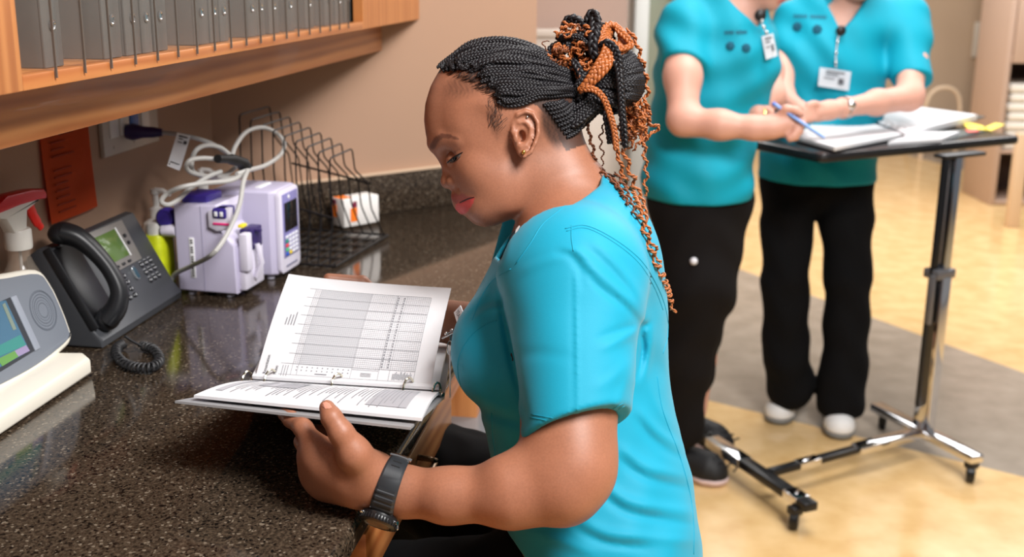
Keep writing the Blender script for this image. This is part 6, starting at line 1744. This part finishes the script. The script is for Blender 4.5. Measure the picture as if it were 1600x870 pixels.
# writing fist
bodyA.cap(B(1205, 198, 3.09), B(1228, 192, 3.09), .030, .033, .02)
for k, (a, b, c) in enumerate((((1236, 176, 3.085), (1250, 182, 3.07), (1243, 196, 3.065)), ((1238, 187, 3.08), (1254, 192, 3.065), (1244, 204, 3.06)), ((1236, 199, 3.08), (1250, 204, 3.065), (1240, 212, 3.06)), ((1231, 209, 3.08), (1243, 214, 3.07), (1234, 217, 3.065)))):
    finger(bodyA, [(1222, 190 + 5 * k, 3.09), a, b, c], .0125, .0095)
finger(bodyA, [(1215, 186, 3.085), (1228, 170, 3.06), (1243, 172, 3.05), (1252, 178, 3.05)], .014, .009)
# resting hand
bodyA.cap(B(1168, 176, 3.30), B(1185, 178, 3.27), .026, .026, .02)
for k in range(4): finger(bodyA, [(1184, 172 + 4 * k, 3.27), (1198, 170 + 5 * k, 3.25), (1206, 174 + 5 * k, 3.23)], .011, .008)
limb(bodyA, (1078, 300, 3.40, .085), (1083, 450, 3.36, .070), (1070, 560, 3.42, .052), (1073, 650, 3.46, .038), (1073, 668, 3.46, .035))
limb(bodyA, (1105, 300, 3.42, .085), (1090, 450, 3.44, .070), (1090, 560, 3.50, .052), (1085, 640, 3.56, .038))
lo, hi = (-.1, 2.9, .0), (1.2, 3.9, 1.80)
meA, PA, QA = sdf_mesh('body', bodyA, lo, hi, .006, face_colour(MA, fair)); meA.materials.append(fair_m); link('body', meA, A_, world=True, smooth=180)
hair_cap(A_, MA, mat('hair_auburn', (96, 60, 40), rough=.5), (-.1, 2.9, 1.2), (1.3, 3.9, 1.95), True)
TA = Sdf()
TA.cap(B(1122, 45, 3.38), B(1110, 120, 3.38), .150, .150, .06); TA.cap(B(1108, 120, 3.38), B(1088, 285, 3.38), .150, .165, .06); TA.ell(B(1150, 100, 3.33), (.12, .12, .15), .06)
TA.cap(B(1068, 40, 3.30), B(1155, 25, 3.46), .066, .066, .06)
def sleeveA(Sx, a, b, ra, rb, tilt=0, k=.03):
    a, b = B(*a), B(*b); Sx.fun(cone_cut(a, b, ra, rb, (b - a).normalized() + CX * tilt), (a + b) / 2, .25, k, '+')
sleeveA(TA, (1068, 45, 3.29), (1067, 104, 3.22), .074, .063, -.12)
sleeveA(TA, (1165, 40, 3.50), (1190, 92, 3.49), .075, .064)
TA.fun(lambda P: .004 * np.sin(P[:, 2] * 62 + 2.5 * np.sin(P[:, 0] * 14)) * smooth01(P[:, 2], .75, .95) + .003 * np.sin(P[:, 0] * 55 + P[:, 2] * 20), (0, 0, 0), 9, 1, 'd')
hz = onz(1085, 312, .5); zh = B(1130, 322, 3.25).z
TA.fun(lambda P: zh - P[:, 2], (0, 0, 0), 9, .006, '&')
def frame_cut(Sx, pts, d0, d1, h=.0):       # wedge shaped neck opening seen from the front
    M = Matrix(((CX.x, CY.x, CZ.x, 0), (CX.y, CY.y, CZ.y, 0), (CX.z, CY.z, CZ.z, HC), (0, 0, 0, 1))) @ T(0, 0, (d0 + d1) / 2)
    Sx.slab(M, [((x - 800) / F * (d0 + d1) / 2, (y - 435) / F * (d0 + d1) / 2) for x, y in pts], (d1 - d0) / 2, .003, .004, '-')
frame_cut(TA, [(1136, -12), (1158, 16), (1186, 40), (1200, 24), (1212, -14), (1190, -60), (1140, -60)], 3.10, 3.34)
meTA, PTA, QTA = sdf_mesh('scrub_top', TA, (-.1, 2.9, .6), (1.2, 3.9, 1.65), .006, None, 2); meTA.materials.append(scrub2); tA = link('scrub_top', meTA, A_, world=True, smooth=180)
PAx = Sdf()
def leg(Sx, *q):
    for a, b in zip(q, q[1:]): Sx.cap(B(*a[:3]), B(*b[:3]), a[3], b[3], .04)
leg(PAx, (1082, 305, 3.38, .135), (1090, 450, 3.34, .100), (1068, 560, 3.40, .078), (1066, 672, 3.46, .062)); leg(PAx, (1112, 305, 3.42, .125), (1096, 450, 3.42, .095), (1078, 570, 3.50, .070), (1072, 632, 3.56, .060))
PAx.fun(lambda P: .004 * np.sin(P[:, 2] * 40 + 3 * np.sin(P[:, 0] * 20)), (0, 0, 0), 9, 1, 'd')
zc_ = .07
PAx.fun(lambda P: max(zc_, .05) - P[:, 2], (0, 0, 0), 9, .004, '&')
meP, PPA, QPA = sdf_mesh('trousers', PAx, (-.1, 2.9, .0), (1.2, 3.9, 1.0), .008); meP.materials.append(blackt); tr_ = link('trousers', meP, A_, world=True, smooth=180)
bvA = bvh_of(PTA, QTA); bvPA = bvh_of(PPA, QPA)
mb = MB(); p = hit(bvPA, 1084, 408, .004)
if p: mb.ball(p, .011, u=14, v=8); mb.build('snap_button', mat('snap_white', (220, 222, 230), rough=.3), tr_, world=True)
shk = mat('shoe_black', (20, 20, 22), rough=.6); solep = mat('sole_pale', (214, 190, 188), rough=.6); solew = mat('sole_white', (220, 218, 216), rough=.6)
shoe(A_, onz(1075, 690, 0), onz(1140, 712, 0), shk, solep); shoe(A_, onz(1062, 740, 0), onz(1132, 758, 0), shk, solep)
# chest print: dark teal words and two round emblems, as far as the blur lets one read them
prt = mat('chest_print', (0, 84, 108), rough=.7)
def chest(bv, parent, x0, x1, y0, y1, ex, ey, er):
    mb = MB(); rr = random.Random(int(x0))
    n = 14
    for k in range(n):
        if k in (6,): continue
        xa = x0 + (x1 - x0) * k / n; xb = xa + (x1 - x0) / n * .7
        ya = y0 + (y1 - y0) * k / n
        q = [hit(bv, x, y, .0015) for x, y in ((xa, ya - 3), (xb, ya - 2.6), (xb, ya + 2.6), (xa, ya + 3))]
        if all(q): mb.bm.faces.new([mb.bm.verts.new(v) for v in q])
    mb.build('chest_lettering', prt, parent, world=True)
    for (cx_, cy_) in zip(ex, ey):
        mb = MB()
        for k in range(7):
            a = k * 2 * math.pi / 7; q = hit(bv, cx_ + er * .62 * math.cos(a), cy_ + er * .62 * math.sin(a), .001)
            if q: mb.ball(q, er * .0008, u=8, v=5)
        q = hit(bv, cx_, cy_, .001)
        if q: mb.ball(q, er * .0011, u=8, v=5)
        mb.build('chest_emblem', prt, parent, world=True)
chest(bvA, tA, 1132, 1168, 51, 50, (1141, 1166), (72, 75), 7)
# ---- right colleague, facing the lens ----
Bp = thing('person', 'standing person in teal scrubs and white trainers facing the camera behind the table', 'person', T(*onz(1262, 640, 0)))
bB = Sdf(); hcB = B(1345, -62, 3.72)
MBm = head_sdf(bB, hcB, Vector((.02, -1, -.55)).normalized(), (Vector((-.02, -.42, 1))).normalized())
bB.cap(B(1325, 30, 3.84), B(1335, -20, 3.80), .058, .054, .03); bB.cap(B(1310, 70, 3.88), B(1285, 250, 3.88), .12, .12, .05); bB.cap(B(1250, 45, 3.88), B(1400, 40, 3.84), .05, .05, .05)
limb(bB, (1240, 30, 3.88, .052), (1222, 100, 3.80, .043), (1222, 150, 3.68, .036), (1248, 172, 3.52, .027)); 
limb(bB, (1420, 35, 3.84, .055), (1425, 100, 3.74, .046), (1420, 150, 3.66, .042)); limb(bB, (1422, 152, 3.66, .042), (1370, 160, 3.56, .036), (1320, 168, 3.46, .026), (1295, 172, 3.42, .025))
bB.cap(B(1298, 172, 3.42), B(1278, 175, 3.40), .027, .030, .02)
for k in range(4): finger(bB, [(1280, 169 + 5 * k, 3.40), (1266, 168 + 6 * k, 3.37), (1256, 172 + 6 * k, 3.36)], .0115, .009)
finger(bB, [(1284, 166, 3.39), (1272, 162, 3.37), (1262, 164, 3.36)], .012, .009)
bB.cap(B(1248, 172, 3.52), B(1255, 176, 3.46), .026, .025, .02)
for k in range(4): finger(bB, [(1252, 170 + 4 * k, 3.47), (1262, 170 + 5 * k, 3.45), (1268, 174 + 5 * k, 3.43)], .010, .008)
limb(bB, (1238, 300, 3.92, .085), (1228, 440, 3.88, .060), (1232, 560, 3.94, .050), (1238, 620, 3.98, .036)); limb(bB, (1312, 300, 3.90, .085), (1324, 440, 3.84, .060), (1318, 560, 3.88, .050), (1312, 640, 3.90, .036))
meB, PB_, QB_ = sdf_mesh('body', bB, (.5, 2.9, .0), (1.9, 4.4, 1.85), .006, face_colour(MBm, fair)); meB.materials.append(fair_m); link('body', meB, Bp, world=True, smooth=180)
hair_cap(Bp, MBm, mat('hair_dark', (60, 50, 46), rough=.5), (.6, 3.2, 1.2), (1.8, 4.2, 2.0))
TB = Sdf()
TB.cap(B(1310, 60, 3.88), B(1300, 130, 3.88), .165, .155, .06); TB.cap(B(1262, 45, 3.88), B(1392, 45, 3.85), .105, .100, .06); TB.cap(B(1300, 120, 3.88), B(1276, 265, 3.90), .150, .170, .06)
TB.cap(B(1245, 130, 3.88), B(1240, 270, 3.90), .10, .115, .06); TB.cap(B(1325, 130, 3.86), B(1315, 270, 3.88), .105, .112, .06)
TB.ell(B(1290, 100, 3.80), (.16, .10, .13), .05)
sleeveA(TB, (1412, 35, 3.84), (1424, 128, 3.72), .088, .064, -.06); sleeveA(TB, (1242, 35, 3.88), (1222, 95, 3.82), .075, .058)
TB.fun(lambda P: .005 * np.sin((P[:, 2] + P[:, 0] * .5) * 48 + 2.5 * np.sin(P[:, 0] * 13)) * smooth01(P[:, 2], .7, .95) * .8 + .003 * np.sin(P[:, 0] * 50 + P[:, 2] * 18), (0, 0, 0), 9, 1, 'd')
zh2 = B(1276, 292, 3.75).z
TB.fun(lambda P: zh2 - P[:, 2], (0, 0, 0), 9, .006, '&')
frame_cut(TB, [(1296, -40), (1306, 5), (1320, 46), (1345, 18), (1385, -40)], 3.5, 3.85)
meTB, PTB, QTB = sdf_mesh('scrub_top', TB, (.5, 3.2, .6), (1.9, 4.4, 1.7), .006, None, 2); meTB.materials.append(scrub2); tB = link('scrub_top', meTB, Bp, world=True, smooth=180)
bvB = bvh_of(PTB, QTB); chest(bvB, tB, 1240, 1292, 25, 27, (1246, 1277), (42, 46), 8)
PBx = Sdf()
PBx.cap(B(1250, 290, 3.90), B(1302, 290, 3.90), .115, .115, .03)
for q in (((1238, 285, 3.90, .110), (1230, 340, 3.88, .088), (1227, 440, 3.86, .078), (1228, 560, 3.92, .078), (1236, 604, 3.96, .082)), ((1316, 285, 3.90, .110), (1322, 340, 3.87, .088), (1325, 440, 3.84, .076), (1320, 560, 3.88, .076), (1313, 624, 3.90, .084))):
    for a, b in zip(q, q[1:]): PBx.cap(B(*a[:3]), B(*b[:3]), a[3], b[3], .012)
PBx.fun(lambda P: .004 * np.sin(P[:, 2] * 38 + 3 * np.sin(P[:, 0] * 22)), (0, 0, 0), 9, 1, 'd')
zc2 = .055
PBx.fun(lambda P: zc2 + .0 - P[:, 2], (0, 0, 0), 9, .004, '&')
meP, _, _ = sdf_mesh('trousers', PBx, (.5, 3.2, .0), (1.9, 4.4, 1.1), .008); meP.materials.append(mat('black_trousers_plain', (9, 9, 11), rough=.9, spec=.2)); link('trousers', meP, Bp, world=True, smooth=180)
shw = mat('trainer_white', (226, 226, 226), rough=.55); sg_ = mat('sole_grey', (120, 122, 122), rough=.6)
shoe(Bp, onz(1246, 612, 0), onz(1212, 664, 0), shw, sg_); shoe(Bp, onz(1300, 628, 0), onz(1312, 688, 0), shw, sg_)
# glasses held by the right colleague's brow line are out of frame; watches and badges
def badge(parent_lab, corners, reel, text_dark, cordpts):
    o = thing('id_badge', parent_lab, 'badge', T(*corners[0]))
    f = lambda u, v, lift=0.0: (corners[0].lerp(corners[1], u)).lerp(corners[3].lerp(corners[2], u), v) - CZ * lift
    mb = MB(); mb.grid(lambda u, v: f(u, v, 0), 3, 3, thick=.003); mb.build('card', mat('badge_white', ()), o, world=True)
    mb = MB()
    for (u0, u1, v0, v1) in ((.2, .8, .12, .2), (.2, .6, .28, .34), (.62, .8, .45, .75), (.15, .5, .5, .55)):
        mb.grid(lambda u, v: f(u0 + (u1 - u0) * u, v0 + (v1 - v0) * v, .0035), 1, 1)
    mb.build('badge_print', mat('print_text', ()), o, world=True, smooth=0)
    mb = MB(); mb.ball(reel, (.017, .008, .017), u=16, v=10); mb.build('badge_reel', blackp, o, world=True)
    mb = MB(); mb.tube(cordpts, .0022, seg=6)
    mb.build('badge_cord', mat('cord_pale', (190, 190, 196), rough=.4), o, world=True)
    mb = MB()
    for k in range(1, len(cordpts)): mb.ball(cordpts[k - 1].lerp(cordpts[k], .5), .006, u=10, v=6)
    mb.build('cord_beads', metal, o, world=True)
pr = lambda x, y, bv, l_: (hit(bv, x, y, l_) or B(x, y, 3.2))
cA = [pr(x, y, bvA, .02) for x, y in ((1190, 57), (1208, 52), (1215, 87), (1197, 93))]
dA = min(((v - Vector((0, 0, HC))).dot(CZ)) for v in cA)
cA = [B(x, y, dA) for x, y in ((1190, 57), (1208, 52), (1215, 87), (1197, 93))]
badge('white card badge hanging from the neckline of the writing person', cA, B(1188, 24, dA), None, [B(1189, 28, dA), B(1191, 38, dA), B(1195, 47, dA), B(1200, 55, dA)])
dB = min(((pr(x, y, bvB, .012) - Vector((0, 0, HC))).dot(CZ)) for x, y in ((1279, 106), (1329, 111), (1327, 141), (1278, 135)))
cB = [B(x, y, dB) for x, y in ((1281, 105), (1330, 112), (1326, 142), (1278, 134))]
badge('white landscape card badge on a reel at the facing person\'s chest', cB, B(1314, 48, dB), None, [B(1310, 56, dB), B(1307, 75, dB), B(1306, 90, dB), B(1306, 106, dB)])
pn_ = thing('pen', 'light blue pen held by the writing person over the binder', 'pen', T(*B(1250, 190, 3.04)))
mb = MB(); a_, b_ = B(1209, 162, 3.07), B(1289, 216, 3.02); mb.tube([a_, a_.lerp(b_, .9), a_.lerp(b_, .97), b_], [.0045, .0045, .0035, .001], seg=10); mb.build('barrel', mat('pen_blue', (120, 160, 226), rough=.3), pn_, world=True)
mb = MB(); mb.tube([a_ - (b_ - a_) * .02, a_ + (b_ - a_) * .03], .0052, seg=10); mb.build('pen_cap', mat('pen_cap_blue', (70, 110, 200), rough=.3), pn_, world=True)
wa = thing('wristwatch', 'silver wristwatch on the facing person\'s wrist', 'watch', T(*B(1317, 168, 3.46)))
c_ = B(1317, 168.5, 3.455); ax2 = (B(1295, 172, 3.42) - B(1370, 160, 3.56)).normalized(); u1 = (-CZ - ax2 * (-CZ).dot(ax2)).normalized(); u2 = ax2.cross(u1)
mb = MB(); mb.tube([c_ + (u1 * math.cos(k * .3142) + u2 * math.sin(k * .3142)) * .0285 for k in range(20)], .0065, seg=8, closed=True); mb.build('strap', mat('watch_steel', (150, 146, 140), rough=.25, metal=1), wa, world=True)
mb = MB(); mb.ball(c_ + u1 * .031, (.015, .010, .015), u=16, v=8); mb.build('case', metal, wa, world=True)
br = MB(); c_ = B(1193, 178, 3.26); br.tube([c_ + (CY * math.cos(k * .3927) + CZ * math.sin(k * .3927)) * .019 for k in range(16)], .003, seg=6, closed=True); o_ = br.build('bracelet', gold); tag(o_, 'thin gold bracelet on the writing person\'s resting hand', 'bracelet')
